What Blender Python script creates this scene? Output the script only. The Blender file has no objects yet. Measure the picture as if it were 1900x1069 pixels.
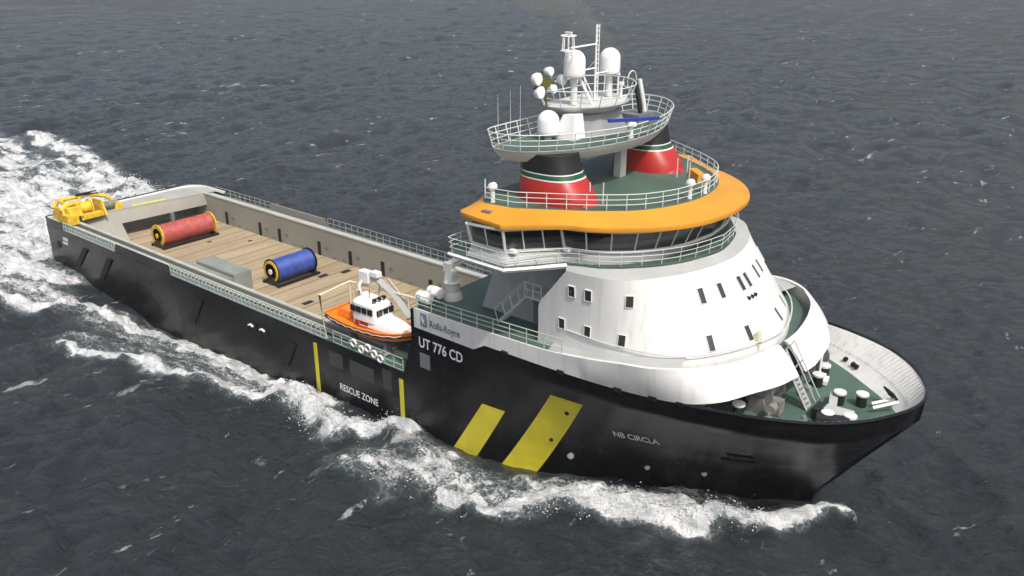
import bpy, math, random
import numpy as np
from mathutils import Vector, Matrix

R = math.radians
random.seed(7)
S = bpy.context.scene

# ------------------------------------------------------------------ camera
cam = bpy.data.objects.new('camera', bpy.data.cameras.new('camera'))
S.collection.objects.link(cam)
cam.location = (104.593, -51.983, 36.37)
cam.rotation_euler = (R(90 - 21.8), 0, R(129.4 - 90))
cam.data.sensor_width = 36
cam.data.lens = 1650 / 1900 * 36
cam.data.clip_end = 20000
S.camera = cam

# ------------------------------------------------------------------ sky, sun, exposure
SUN_EL, SUN_AZ = 56, -20            # azimuth from +x (bow) towards +y
w = bpy.data.worlds.new('World'); S.world = w; w.use_nodes = True
nt = w.node_tree
sky = nt.nodes.new('ShaderNodeTexSky'); sky.sky_type = 'NISHITA'; sky.sun_disc = False
sky.sun_elevation = R(SUN_EL); sky.sun_rotation = R(90 - SUN_AZ)
sky.air_density = 1.0; sky.dust_density = 5.0; sky.ozone_density = 0.6
bg = nt.nodes['Background']; bg.inputs[1].default_value = 0.15
hs = nt.nodes.new('ShaderNodeHueSaturation'); hs.inputs['Saturation'].default_value = .70   # thin high overcast: paler sky
nt.links.new(sky.outputs[0], hs.inputs['Color']); nt.links.new(hs.outputs[0], bg.inputs[0])
sun = bpy.data.lights.new('sun', 'SUN'); sun.energy = 2.7; sun.angle = R(1.5); sun.color = (1, 0.96, 0.9)
so = bpy.data.objects.new('sun', sun); S.collection.objects.link(so)
d = Vector((math.cos(R(SUN_EL)) * math.cos(R(SUN_AZ)), math.cos(R(SUN_EL)) * math.sin(R(SUN_AZ)), math.sin(R(SUN_EL))))
so.rotation_euler = d.to_track_quat('Z', 'Y').to_euler()
S.view_settings.view_transform = 'Standard'; S.view_settings.look = 'None'
S.view_settings.exposure = 0.14; S.view_settings.gamma = 1

# ------------------------------------------------------------------ materials
def _nt(name):
    m = bpy.data.materials.new(name); m.use_nodes = True
    return m, m.node_tree, m.node_tree.nodes['Principled BSDF']

def paint(name, col, rough=0.45, var=0.12, scale=0.6, streak=0.0, bump=0.0, metal=0.0, rust=0.0, spec=0.5):
    """painted steel: faint tone patches, optional vertical dirt streaks and rust"""
    m, t, b = _nt(name); N = t.nodes.new; L = t.links.new
    tc = N('ShaderNodeTexCoord')
    n1 = N('ShaderNodeTexNoise'); n1.inputs['Scale'].default_value = scale; n1.inputs['Detail'].default_value = 6
    L(tc.outputs['Object'], n1.inputs['Vector'])
    mr = N('ShaderNodeMapRange'); L(n1.outputs[0], mr.inputs[0])
    mr.inputs[1].default_value = .3; mr.inputs[2].default_value = .7
    mr.inputs[3].default_value = 1 - var; mr.inputs[4].default_value = 1 + var * .5
    mx = N('ShaderNodeVectorMath'); mx.operation = 'SCALE'; mx.inputs[0].default_value = col
    L(mr.outputs[0], mx.inputs['Scale'])
    out = mx.outputs[0]
    if streak or rust:
        mp = N('ShaderNodeMapping'); mp.inputs['Scale'].default_value = (1.6, 1.6, .09)
        L(tc.outputs['Object'], mp.inputs['Vector'])
        n2 = N('ShaderNodeTexNoise'); n2.inputs['Scale'].default_value = 1.3; n2.inputs['Detail'].default_value = 7
        L(mp.outputs[0], n2.inputs['Vector'])
        r2 = N('ShaderNodeMapRange'); L(n2.outputs[0], r2.inputs[0])
        r2.inputs[1].default_value = .5; r2.inputs[2].default_value = .72
        r2.inputs[3].default_value = 0; r2.inputs[4].default_value = max(streak, rust)
        mc = N('ShaderNodeMixRGB'); L(r2.outputs[0], mc.inputs[0]); L(out, mc.inputs[1])
        mc.inputs[2].default_value = (.20, .11, .06, 1) if rust else (.22, .21, .19, 1)
        out = mc.outputs[0]
    L(out, b.inputs['Base Color'])
    rr = N('ShaderNodeMapRange'); L(n1.outputs[0], rr.inputs[0])
    rr.inputs[3].default_value = rough - .08; rr.inputs[4].default_value = rough + .1
    L(rr.outputs[0], b.inputs['Roughness'])
    b.inputs['Metallic'].default_value = metal
    b.inputs['Specular IOR Level'].default_value = spec
    if bump:
        n3 = N('ShaderNodeTexNoise'); n3.inputs['Scale'].default_value = .55; n3.inputs['Detail'].default_value = 2
        L(tc.outputs['Object'], n3.inputs['Vector'])
        bp = N('ShaderNodeBump'); bp.inputs['Distance'].default_value = bump; bp.inputs['Strength'].default_value = .6
        L(n3.outputs[0], bp.inputs['Height']); L(bp.outputs[0], b.inputs['Normal'])
    return m

M = {}
M['white'] = paint('white_paint', (.70, .70, .68), .42, .09, .25, streak=.26, bump=.03)
M['bright'] = paint('radome_white', (.82, .82, .81), .35, .04, .8)
M['rail'] = paint('rail_paint', (.62, .65, .62), .5, .1, 2)
M['lattice'] = paint('lattice_paint', (.40, .48, .42), .55, .15, 2)
M['grey'] = paint('grey_paint', (.40, .41, .40), .5, .1, .5, streak=.12)
M['lgrey'] = paint('pale_grey_paint', (.55, .56, .54), .5, .08, .5, streak=.12)
M['mgrey'] = paint('mid_grey_paint', (.24,.25,.25), .55, .12, .5)
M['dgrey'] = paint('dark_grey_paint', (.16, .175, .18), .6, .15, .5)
M['cargo'] = paint('cargo_wall_paint', (.285, .275, .235), .6, .12, .3, streak=.10)
M['hatch'] = paint('hatch_paint', (.23,.25,.225), .6, .2, .5)
M['aft'] = paint('stern_deck_paint', (.36, .36, .33), .6, .12, .5, streak=.0)
M['cargocap'] = paint('cargo_rail_paint', (.42, .43, .38), .55, .15, .5, rust=.10)
M['green'] = paint('green_deck_paint', (.068, .118, .092), .6, .28, .35, bump=.01)
M['hull'] = paint('black_hull_paint', (.0055, .0055, .006), .26, .5, .22, streak=.03, bump=.02, spec=.45)
M['black'] = paint('black_paint', (.012, .012, .012), .4, .2, 1)
M['hole'] = paint('dark_recess', (.01, .01, .01), .8, .1, 1)
M['yellow'] = paint('yellow_marking', (.66, .56, .03), .5, .12, .6, streak=.10)
M['myellow'] = paint('machinery_yellow', (.72, .46, .03), .5, .35, 1.2)
M['orange'] = paint('orange_roof', (.62, .275, .02), .5, .16, .3, streak=0)
M['borange'] = paint('boat_orange', (.78, .21, .012), .4, .12, 1.5)
M['red'] = paint('funnel_red', (.40, .020, .016), .38, .12, .8)
M['reelred'] = paint('reel_red', (.42, .085, .07), .6, .35, 1.6)
M['reelblue'] = paint('reel_blue', (.035, .075, .33), .55, .35, 1.6)
M['cream'] = paint('cream_pipe', (.66, .62, .46), .5, .1, 2)
M['olive'] = paint('olive_bracket', (.10, .095, .012), .6, .2, 2)
M['stripegreen'] = paint('stripe_green', (.012, .075, .03), .45, .1, 1)
M['blue'] = paint('radar_blue', (.02, .04, .30), .4, .1, 1)
M['slate'] = paint('emblem_slate', (.16, .24, .30), .5, .1, 1)
M['chrome'] = paint('winch_steel', (.20, .20, .185), .5, .35, 2, rust=.2)
M['shell'] = paint('shell_door_paint', (.045,.05,.05), .5, .2, 1)
M['wall'] = paint('wheelhouse_paint', (.36,.37,.365), .5, .08, .6, streak=.10)

def glass(name, col, rough=.06):
    m, t, b = _nt(name)
    b.inputs['Base Color'].default_value = (*col, 1); b.inputs['Roughness'].default_value = rough
    b.inputs['Specular IOR Level'].default_value = .8
    N = t.nodes.new
    tc = N('ShaderNodeTexCoord'); n = N('ShaderNodeTexNoise'); n.inputs['Scale'].default_value = .8
    t.links.new(tc.outputs['Object'], n.inputs['Vector'])
    bp = N('ShaderNodeBump'); bp.inputs['Distance'].default_value = .05; bp.inputs['Strength'].default_value = .35
    t.links.new(n.outputs[0], bp.inputs['Height']); t.links.new(bp.outputs[0], b.inputs['Normal'])
    return m
def see_through(name):
    m, t, b = _nt(name); N = t.nodes.new
    b.inputs['Base Color'].default_value = (.015,.018,.02,1); b.inputs['Roughness'].default_value = .03; b.inputs['Specular IOR Level'].default_value = 1.0
    tr = N('ShaderNodeBsdfTransparent'); tr.inputs[0].default_value = (.62,.68,.68,1)
    mx = N('ShaderNodeMixShader'); mx.inputs[0].default_value = .42
    t.links.new(tr.outputs[0], mx.inputs[1]); t.links.new(b.outputs[0], mx.inputs[2]); t.links.new(mx.outputs[0], t.nodes['Material Output'].inputs['Surface'])
    return m
M['bridge_glass'] = see_through('tinted_bridge_glass')
M['glass'] = glass('dark_window_glass', (.018, .020, .022))
M['pane'] = glass('porthole_glass', (.03, .032, .03), .2)

def wood():
    m, t, b = _nt('timber_deck'); N = t.nodes.new; L = t.links.new
    tc = N('ShaderNodeTexCoord'); sp = N('ShaderNodeSeparateXYZ'); L(tc.outputs['Object'], sp.inputs[0])
    def mth(op, a, bb=None, cc=None):
        n = N('ShaderNodeMath'); n.operation = op
        for i, v in enumerate((a, bb, cc)):
            if v is None: continue
            if isinstance(v, (int, float)): n.inputs[i].default_value = v
            else: L(v, n.inputs[i])
        return n.outputs[0]
    xs = mth('DIVIDE', sp.outputs[0], .28)
    cell = mth('FLOOR', xs); fr = mth('FRACT', xs)
    ys = mth('FLOOR', mth('DIVIDE', mth('ADD', sp.outputs[1], mth('MULTIPLY', cell, 1.37)), 4.2))
    cb = N('ShaderNodeCombineXYZ'); L(cell, cb.inputs[0]); L(ys, cb.inputs[1])
    wn = N('ShaderNodeTexWhiteNoise'); wn.noise_dimensions = '2D'; L(cb.outputs[0], wn.inputs[0])
    big = N('ShaderNodeTexNoise'); big.inputs['Scale'].default_value = .28; big.inputs['Detail'].default_value = 5
    mp = N('ShaderNodeMapping'); mp.inputs['Scale'].default_value = (1.6, .35, 1); L(tc.outputs['Object'], mp.inputs[0]); L(mp.outputs[0], big.inputs['Vector'])
    grain = N('ShaderNodeTexNoise'); grain.inputs['Scale'].default_value = 2.2; grain.inputs['Detail'].default_value = 6
    mp2 = N('ShaderNodeMapping'); mp2.inputs['Scale'].default_value = (6, .6, 1); L(tc.outputs['Object'], mp2.inputs[0]); L(mp2.outputs[0], grain.inputs['Vector'])
    tone = mth('ADD', mth('MULTIPLY', wn.outputs[0], .25), mth('ADD', mth('MULTIPLY', big.outputs[0], .9), mth('MULTIPLY', grain.outputs[0], .35)))
    cr = N('ShaderNodeValToRGB'); e = cr.color_ramp.elements
    e[0].position = .35; e[0].color = (.25, .185, .115, 1)
    e[1].position = 1.1; e[1].color = (.42, .335, .215, 1)
    k = cr.color_ramp.elements.new(.72); k.color = (.345, .275, .178, 1)
    L(tone, cr.inputs[0])
    # joints; every ninth board has a wide steel strip
    joint = mth('LESS_THAN', fr, .12)
    strip = mth('LESS_THAN', mth('FRACT', mth('DIVIDE', cell, 9.0)), .1)
    dk = mth('MAXIMUM', mth('MULTIPLY', joint, .16), mth('MULTIPLY', strip, .5))
    mx = N('ShaderNodeMixRGB'); L(dk, mx.inputs[0]); L(cr.outputs[0], mx.inputs[1]); mx.inputs[2].default_value = (.10, .075, .05, 1)
    L(mx.outputs[0], b.inputs['Base Color']); b.inputs['Roughness'].default_value = .8
    b.inputs['Specular IOR Level'].default_value = .25
    return m
M['wood'] = wood()

# ------------------------------------------------------------------ mesh helpers
C = S.collection
class MB:
    def __init__(s): s.v = []; s.f = []; s.m = []; s.cur = 0
    def add(s, vs, fs):
        o = len(s.v); s.v += [tuple(v) for v in vs]
        for f in fs: s.f.append([o + i for i in f]); s.m.append(s.cur)
        return s
    def box(s, c, d, rz=0, rot=None, top=(1, 1)):
        x, y, z = [k / 2 for k in d]; vs = []
        mt = rot or Matrix.Rotation(rz, 3, 'Z')
        for sx, sy, sz in ((-1,-1,-1),(1,-1,-1),(1,1,-1),(-1,1,-1),(-1,-1,1),(1,-1,1),(1,1,1),(-1,1,1)):
            t = top if sz > 0 else (1, 1)
            vs.append(mt @ Vector((sx * x * t[0], sy * y * t[1], sz * z)) + Vector(c))
        return s.add(vs, [(0,3,2,1),(4,5,6,7),(0,1,5,4),(1,2,6,5),(2,3,7,6),(3,0,4,7)])
    def loft(s, rings, closed=True, cap0=False, cap1=False):
        n = len(rings[0]); vs = [p for r in rings for p in r]; fs = []
        for i in range(len(rings) - 1):
            for j in range(n if closed else n - 1):
                k = (j + 1) % n
                fs.append((i*n+j, i*n+k, (i+1)*n+k, (i+1)*n+j))
        if cap0: fs.append(tuple(range(n))[::-1])
        if cap1: fs.append(tuple((len(rings)-1)*n + j for j in range(n)))
        return s.add(vs, fs)
    def prism(s, poly, z0, z1):
        return s.loft([[(x, y, z0) for x, y in poly], [(x, y, z1) for x, y in poly]], True, True, True)
    def tube(s, path, r, n=6, closed=False, r2=None):
        P = [Vector(p) for p in path]; rings = []
        for i, p in enumerate(P):
            a = P[i-1] if (i or closed) else P[i]
            b = P[(i+1) % len(P)] if (i < len(P)-1 or closed) else P[i]
            t = (b - a); t = t.normalized() if t.length > 1e-9 else Vector((0,0,1))
            u = t.cross(Vector((0,0,1)))
            if u.length < .05: u = t.cross(Vector((1,0,0)))
            u.normalize(); v = t.cross(u)
            rr = r if r2 is None else r + (r2 - r) * i / max(1, len(P)-1)
            rings.append([p + u * rr * math.cos(k*2*math.pi/n) + v * rr * math.sin(k*2*math.pi/n) for k in range(n)])
        if closed: rings.append(rings[0])
        return s.loft(rings, True, not closed, not closed)
    def lathe(s, prof, c=(0,0,0), n=20, axis='Z', sx=1, sy=1):
        rings = []
        for r, h in prof:
            ring = []
            for k in range(n):
                a = 2*math.pi*k/n; p = (r*math.cos(a)*sx, r*math.sin(a)*sy, h)
                if axis == 'Y': p = (p[0], p[2], -p[1])
                if axis == 'X': p = (p[2], p[1], -p[0])
                ring.append((p[0]+c[0], p[1]+c[1], p[2]+c[2]))
            rings.append(ring)
        return s.loft(rings, True, True, True)
    def build(s, name, mat, parent=None, smooth=False, props=None, loc=None):
        me = bpy.data.meshes.new(name); me.from_pydata(s.v, [], s.f)
        mats = mat if isinstance(mat, (list, tuple)) else [mat]
        for k in mats: me.materials.append(k)
        if len(mats) > 1: me.polygons.foreach_set('material_index', s.m)
        me.update()
        import bmesh
        bm = bmesh.new(); bm.from_mesh(me); bmesh.ops.recalc_face_normals(bm, faces=bm.faces[:]); bm.to_mesh(me); bm.free()
        if smooth:
            me.polygons.foreach_set('use_smooth', [True]*len(me.polygons))
            me.set_sharp_from_angle(angle=R(38))
        o = bpy.data.objects.new(name, me); C.objects.link(o)
        if parent is not None:
            o.parent = parent
            # vertices are given in world metres: cancel the parent's own offset
            off = world_loc(parent)
            o.location = -off
            o['_w'] = 1
        if loc: o.location = loc
        if props: tag(o, **props)
        return o

def world_loc(o):
    v = Vector(o.location); p = o.parent
    while p is not None: v = v + Vector(p.location); p = p.parent
    return v
def tag(o, label=None, cat=None, group=None, kind=None):
    if label: o['label'] = label
    if cat: o['category'] = cat
    if group: o['group'] = group
    if kind: o['kind'] = kind
def empty(name, loc, label, cat, group=None):
    o = bpy.data.objects.new(name, None); C.objects.link(o); o.location = loc; o.empty_display_size = .5
    tag(o, label, cat, group); return o

def catmull(P, n, sub=24, closed=False):
    P = np.array(P, float); Q = np.vstack([2*P[0]-P[1], P, 2*P[-1]-P[-2]]); out = []
    for i in range(len(P)-1):
        p0, p1, p2, p3 = Q[i:i+4]
        for t in np.linspace(0, 1, sub, endpoint=False):
            out.append(.5*((2*p1)+(-p0+p2)*t+(2*p0-5*p1+4*p2-p3)*t*t+(-p0+3*p1-3*p2+p3)*t**3))
    out.append(P[-1]); out = np.array(out)
    s = np.r_[0, np.cumsum(np.sqrt((np.diff(out, axis=0)**2).sum(1)))]; u = np.linspace(0, s[-1], n)
    return np.array([np.interp(u, s, out[:, k]) for k in range(out.shape[1])]).T
def resample(P, n):
    P = np.array(P, float); s = np.r_[0, np.cumsum(np.sqrt((np.diff(P, axis=0)**2).sum(1)))]
    u = np.linspace(0, s[-1], n)
    return np.array([np.interp(u, s, P[:, k]) for k in range(P.shape[1])]).T
def full(L):        # starboard half (y<0), aft to nose -> whole outline round to port
    return list(L) + [(p[0], -p[1], *p[2:]) for p in list(L)[::-1][1:]]
def ring(P, z): return [(float(p[0]), float(p[1]), z) for p in P]
def inset(P, d):    # move an open outline inwards (towards the deck house centre)
    P = np.array(P)[:, :2]; t = np.gradient(P, axis=0); t /= np.linalg.norm(t, axis=1)[:, None] + 1e-9
    return P + np.c_[-t[:, 1], t[:, 0]] * d

def rail(mb, path, h=1.05, posts=1.5, bars=3, r=.032, lean=0.0, closed=False, sides=5):
    """path: 3-D polyline at deck level"""
    P = np.array(path, float)
    t = np.gradient(P[:, :2], axis=0); t /= np.linalg.norm(t, axis=1)[:, None] + 1e-9
    nrm = np.c_[t[:, 1], -t[:, 0]]
    def up(k): return np.c_[P[:, :2] + nrm*lean*k, P[:, 2] + h*k]
    for b in range(bars):
        k = (b+1)/bars
        mb.tube(up(k), r if b < bars-1 else r*1.25, sides)
    s = np.r_[0, np.cumsum(np.sqrt((np.diff(P, axis=0)**2).sum(1)))]
    n = max(1, int(round(s[-1]/posts)))
    for u in np.linspace(0, s[-1], n+1):
        a = [np.interp(u, s, P[:, k]) for k in range(3)]
        q = up(1); b = [np.interp(u, s, q[:, k]) for k in range(3)]
        mb.tube([a, b], r*1.15, sides)

def text_mesh(body, size, ext=.0, xscale=1.0, bold=0.0):
    cu = bpy.data.curves.new('txt', 'FONT'); cu.body = body; cu.size = size; cu.extrude = ext
    cu.offset = bold; cu.resolution_u = 3
    o = bpy.data.objects.new('txt', cu); C.objects.link(o)
    bpy.context.view_layer.update()
    me = bpy.data.meshes.new_from_object(o.evaluated_get(bpy.context.evaluated_depsgraph_get()))
    vs = [(v.co.x*xscale, v.co.y, v.co.z) for v in me.vertices]; fs = [list(p.vertices) for p in me.polygons]
    bpy.data.objects.remove(o); bpy.data.curves.remove(cu); bpy.data.meshes.remove(me)
    return vs, fs

# ================================================================== SHIP
ship = empty('supply_ship', (46, 0, 0), 'black hulled supply ship with white deckhouse, orange bridge roof and long open timber deck', 'ship')

# ---- hull form -----------------------------------------------------
WLc = [(60,10),(64,9.95),(67,9.6),(69.5,8.95),(72,8.05),(75,6.85),(78.5,5.4),(81.8,3.85),(85,2.1),(88.1,0)]
DKc = [(60,10),(66,10),(70,10),(73.5,9.98),(76.5,9.85),(79.6,9.5),(83.2,8.75),(85.5,8.2),(87.2,7.65),(89,6.85),(90.4,5.95),(91.9,4.5),(93.0,2.8),(93.65,1.3),(93.85,0)]
NS = 60
WLp = catmull(WLc, NS); DKp = catmull(DKc, NS)
def hull_ring(z):
    """starboard half breadth curve (x, +b) forward of x=60 at height z"""
    if z <= .3: wx, wy = 0, 0
    else:
        wx = float(np.interp(z, [.3, 1.3, 5.1, 8.1, 8.8, 10.3], [0, .03, .487, .86, .97, 1]))
        wy = float(np.interp(z, [.3, 2.5, 5.1, 7.2, 8.8, 10.3], [0, .12, .38, .68, .97, 1]))
    X = WLp[:, 0]*(1-wx) + DKp[:, 0]*wx
    Y = WLp[:, 1]*(1-wy) + DKp[:, 1]*wy
    Y[-1] = 0.0
    return np.c_[X, Y]
def hull_b(x, z):
    if x <= 60: return 10.0
    r = hull_ring(z); return float(np.interp(x, r[:, 0], r[:, 1]))
def sheer(x): return float(np.interp(x, [60, 66.7, 67.6, 80, 84, 93.9], [9.16, 9.1, 9.7, 9.8, 9.9, 10.25]))

def stern_half(rad, sgn, z):
    under = float(np.interp(z, [-4, -1, .9, 6], [2.5, 1.2, -.15, -.3]))      # counter
    pts = [(under, 0), (under, sgn*(10-rad)*.5), (under, sgn*(10-rad))]
    for k in range(1, 7):
        a = k/6*math.pi/2
        pts.append((under + rad - rad*math.cos(a), sgn*(10 - rad + rad*math.sin(a))))
    for x in (6, 12, 20, 30, 40, 50, 57): pts.append((x, sgn*10))
    return pts
def full_ring(z):
    fw = hull_ring(z)
    st = stern_half(.35, -1, z) + [(x, -y) for x, y in fw]
    pt = stern_half(2.3, 1, z) + [(x, y) for x, y in fw]
    return st + pt[1:-1][::-1]
hb = MB()
levels = [-4, -2, -.6, .3, 1, 1.8, 2.6, 3.4, 4.2, 4.9]
hb.loft([ring(full_ring(z), z) for z in levels], True, True, False)
# forward, above 4.9: side plating up to the white line
def xst(z): return 59.35 + max(0, z-4.9)*.32
for sg in (-1, 1):
    rings = []
    for k in range(11):
        row = []
        for j in range(NS):
            zt = sheer(DKp[j, 0]); z = 4.9 + (zt-4.9)*k/10
            r = hull_ring(z)[j]; x = r[0]
            if j == 0: x = xst(z)
            row.append((x, sg*r[1], z))
        rings.append(row)
    hb.loft(rings, False)
hb.tube([(88.1, 0, -3), (88.12, 0, .3), (88.25, 0, 1.3), (90.9, 0, 5.1), (93.1, 0, 8.1), (93.75, 0, 9.0), (93.85, 0, 10.2)], .09, 8)
hull = hb.build('hull', M['hull'], ship, True)

# bulwark cap (black rim) forward
cb = MB()
capj = [j for j in range(NS) if DKp[j, 0] > 82.5]
path = [(DKp[j,0], -DKp[j,1], sheer(DKp[j,0])+.02) for j in capj]
path = path + [(x, -y, z) for x, y, z in path[::-1][1:]]
cb.tube(path, .11, 8)
cb.build('bulwark_rim', M['hull'], ship, True)
# bow bulwark inner face and its stiffeners
footc = catmull([(81.5,-7.5),(84.5,-6.8),(87.1,-5.4),(89.1,-3.95),(91.1,-2.35),(92.3,-1.0),(92.75,0)], 40)
topc = catmull([(DKp[j,0], -DKp[j,1]+.14) for j in capj[:-1]] + [(93.7,0)], 40)
f0 = np.array(full([tuple(p) for p in footc])); f1 = np.array(full([tuple(p) for p in topc]))
ib = MB()
NI = 5
rings = []
for k in range(NI+1):
    t = k/NI; w_ = t**.8
    rings.append([(a[0]*(1-w_)+b[0]*w_, a[1]*(1-w_)+b[1]*w_, 8.3+(sheer(b[0])-8.3)*t) for a, b in zip(f0, f1)])
ib.loft(rings, False)
inner = ib.build('bulwark_lining', M['white'], ship, True)
for i in range(3, len(f0)-3, 1):
    if abs(f0[i][1]) < 1.0: continue
    a, b = f0[i], f1[i]
    n = Vector((b[0]-a[0], b[1]-a[1], 0)).normalized()
    p = []
    for t in (.42, .98):
        w_ = t**.8
        p.append(Vector((a[0]*(1-w_)+b[0]*w_, a[1]*(1-w_)+b[1]*w_, 8.3+(sheer(b[0])-8.3)*t)) - n*.10)
    rb = MB(); rb.tube(p, .055, 4); rb.build('bulwark_stiffener', M['white'], inner)

# foredeck (green)
fd = MB()
poly = [(81.0,-7.7)] + [(p[0], p[1]) for p in f0] + [(81.0,7.7)]
fd.add([(x, y, 8.3) for x, y in poly], [tuple(range(len(poly)))])
fd.build('foredeck', M['green'], ship)

# ---- white plating + curved front breakwater -----------------------
rows = [((60.72,-10,9.16),(60.72,-10,10.7)), ((63.5,-10,9.13),(63.5,-10,10.72)), ((66.6,-10,9.1),(66.6,-10,10.76)), ((67.6,-10,9.7),(67.6,-10,10.8)),
        ((71,-9.99,9.73),(71,-10,10.9)), ((73,-9.98,9.75),(73,-10,10.98)), ((75,-9.93,9.77),(75,-10.02,11.2)), ((77,-9.80,9.78),(77,-10.02,11.5)),
        ((79,-9.58,9.8),(79,-10.0,11.85)), ((80.7,-9.28,9.82),(80.4,-9.85,12.0)), ((82,-9.05,9.9),(81.7,-9.25,12.1)), ((83.3,-8.78,10.1),(82.9,-8.3,12.12)),
        ((84.7,-7.95,10.4),(84.2,-6.5,12.12)), ((85.65,-6.1,10.5),(84.95,-4.4,12.12)), ((86.5,-4.1,10.5),(85.35,-2.6,12.12)),
        ((86.85,-2.4,10.5),(85.5,-1.6,12.12)), ((87.0,-1.1,10.5),(85.6,-.75,12.12)), ((87.1,0,10.5),(85.62,0,12.12))]
lo = np.array([r[0] for r in rows]); hi = np.array([r[1] for r in rows])
i0 = 4
lo_s = catmull(lo[i0:], 56); hi_s = catmull(hi[i0:], 56)
lo_h = np.vstack([lo[:i0], lo_s]); hi_h = np.vstack([hi[:i0], hi_s])
def mir(a): return np.vstack([a, (a*[1,-1,1])[::-1][1:]])
LO, HI = mir(lo_h), mir(hi_h)
def skirt_pt(i, t, off=0):
    a, b = LO[i], HI[i]; p = a*(1-t)+b*t
    bulge = .10*math.sin(math.pi*t)
    c = np.array([78.0, 0, 0]); dirn = p-c; dirn[2] = 0; dirn /= np.linalg.norm(dirn)
    if p[0] < 83: dirn = np.array([0, np.sign(p[1]), 0])
    k = bulge if p[0] > 76 else 0
    return p + dirn*(k - off)
# gap for the stairs
gap = [i for i in range(len(LO)) if LO[i][0] > 85 and -2.2 < LO[i][1] < -1.0]
segs = [list(range(0, gap[0]+1)), list(range(gap[-1], len(LO)))]
for sgm in segs:
    sk = MB()
    outer = [[skirt_pt(i, t, -.012) for i in sgm] for t in np.linspace(0, 1, 7)]
    innr = [[skirt_pt(i, t, .24 if LO[i][0] > 74 else .12) for i in sgm] for t in np.linspace(1, 0, 4)]
    sk.loft(outer + innr + [outer[0]], False)
    for e in (0, -1):
        rr = [r[e] for r in outer] + [r[e] for r in innr]
        sk.add(rr, [tuple(range(len(rr)))])
    sk.build('breakwater', M['white'], ship, True)

# ledge deck between house and breakwater, underside over the foredeck
ld = MB()
pl = [(p[0]-.28, p[1]*.975) for p in HI if p[0] > 74.5]
ld.prism([(80.0, -9.2)] + [p for p in pl if p[0] > 80] + [(80.0, 9.2)], 11.10, 11.22)
ld.build('upper_ledge_deck', M['green'], ship)
for sg in (-1, 1):
    q = MB(); sel = [i for i in range(len(lo_h)) if 72.6 < hi_h[i][0] < 82.2]
    oo = [(hi_h[i][0], sg*-1*hi_h[i][1]*-1*1.0 if sg < 0 else -hi_h[i][1], hi_h[i][2]-.03) for i in sel]
    oo = [(p[0], sg*abs(p[1])-sg*.1, p[2]) for p in oo]
    nn_ = [(p[0]-.4, sg*float(np.interp(p[0]-.4, [71.2,74,77,79.8,81.4,82.6], [8.55,8.6,8.6,8.0,7.2,5.8])), p[2]-.06) for p in oo]
    oo = [(p[0], p[1], p[2]-.12) for p in oo]
    q.loft([oo, nn_], False); q.build('ledge_plating', M['grey'], ship, True)
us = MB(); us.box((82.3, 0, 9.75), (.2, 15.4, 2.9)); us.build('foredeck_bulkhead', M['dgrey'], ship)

# forecastle deck aft (green)
fc = MB(); fc.prism([(60.75,-9.86),(74,-9.86),(74,9.86),(60.75,9.86)], 10.45, 10.62)
fc.build('forecastle_deck', M['green'], ship)
ab = MB(); ab.box((60.3, 0, 7.6), (.3, 19.6, 5.6)); ab.build('forecastle_bulkhead', M['hull'], ship)

# ---- house ---------------------------------------------------------
HB = [(71.2,-8.6),(74,-8.7),(77,-8.75),(79.8,-8.2),(81.4,-7.4),(82.6,-6),(83.6,-4),(84.4,-1.6),(84.6,0)]
HA = [(73.7,-8.95),(75,-8.85),(76.4,-8.6),(77.8,-7.8),(78.8,-6.4),(79.7,-4.8),(80.4,-2.6),(80.75,0)]
fB = catmull(full(HB), 120); fA = catmull(full(HA), 120)
def house_at(u, z):
    k = (z-11.6)/4.8; P = fB*(1-k)+fA*k
    s = np.linspace(0, 1, 120)
    g = lambda a: np.array([np.interp(a, s, P[:, 0]), np.interp(a, s, P[:, 1])])
    p = g(u); t = g(min(1, u+.005)) - g(max(0, u-.005)); t /= np.linalg.norm(t)
    return p, t
def house_ring(z):
    k = max(0, (z-11.6)/4.8); P = fB*(1-k)+fA*k
    return P
h = MB()
def hr(z):
    P = house_ring(z).copy()
    if z < 13.6: P[:, 0] = np.where(P[:, 0] < 72.6, np.maximum(P[:, 0]-.0, 71.2), P[:, 0])
    return P
rings = []
for z in np.linspace(10.6, 16.4, 16):
    P = hr(z)
    k = max(0, (z-11.6)/4.8)
    ax = float(np.interp(z, [10.6, 13.5, 16.4], [71.2, 71.35, 73.7]))
    # squeeze the aft end so that the aft corner follows the raked edge
    x0 = P[0, 0]; wgt = np.clip((77-P[:, 0])/(77-x0), 0, 1)
    P[:, 0] += (ax-x0)*wgt
    rings.append(ring(P, float(z)))
h.loft(rings, True, False, True)
house = h.build('deckhouse', M['white'], ship, True)
# round the shoulder into the bridge deck coaming
FO = [(73.5,-8.75),(75.6,-7.95),(77.3,-6.5),(78.7,-4.6),(79.5,-2.5),(79.95,0)]
FOu = catmull(full(FO), 90); HAu = resample(fA, 90)
co = MB()
co.loft([ring(HAu, 16.402), ring(HAu*.25+FOu*.75, 16.62), ring(FOu, 16.72)], False, False, False)
co.build('bridge_deck_coaming', M['grey'], ship, True)

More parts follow.
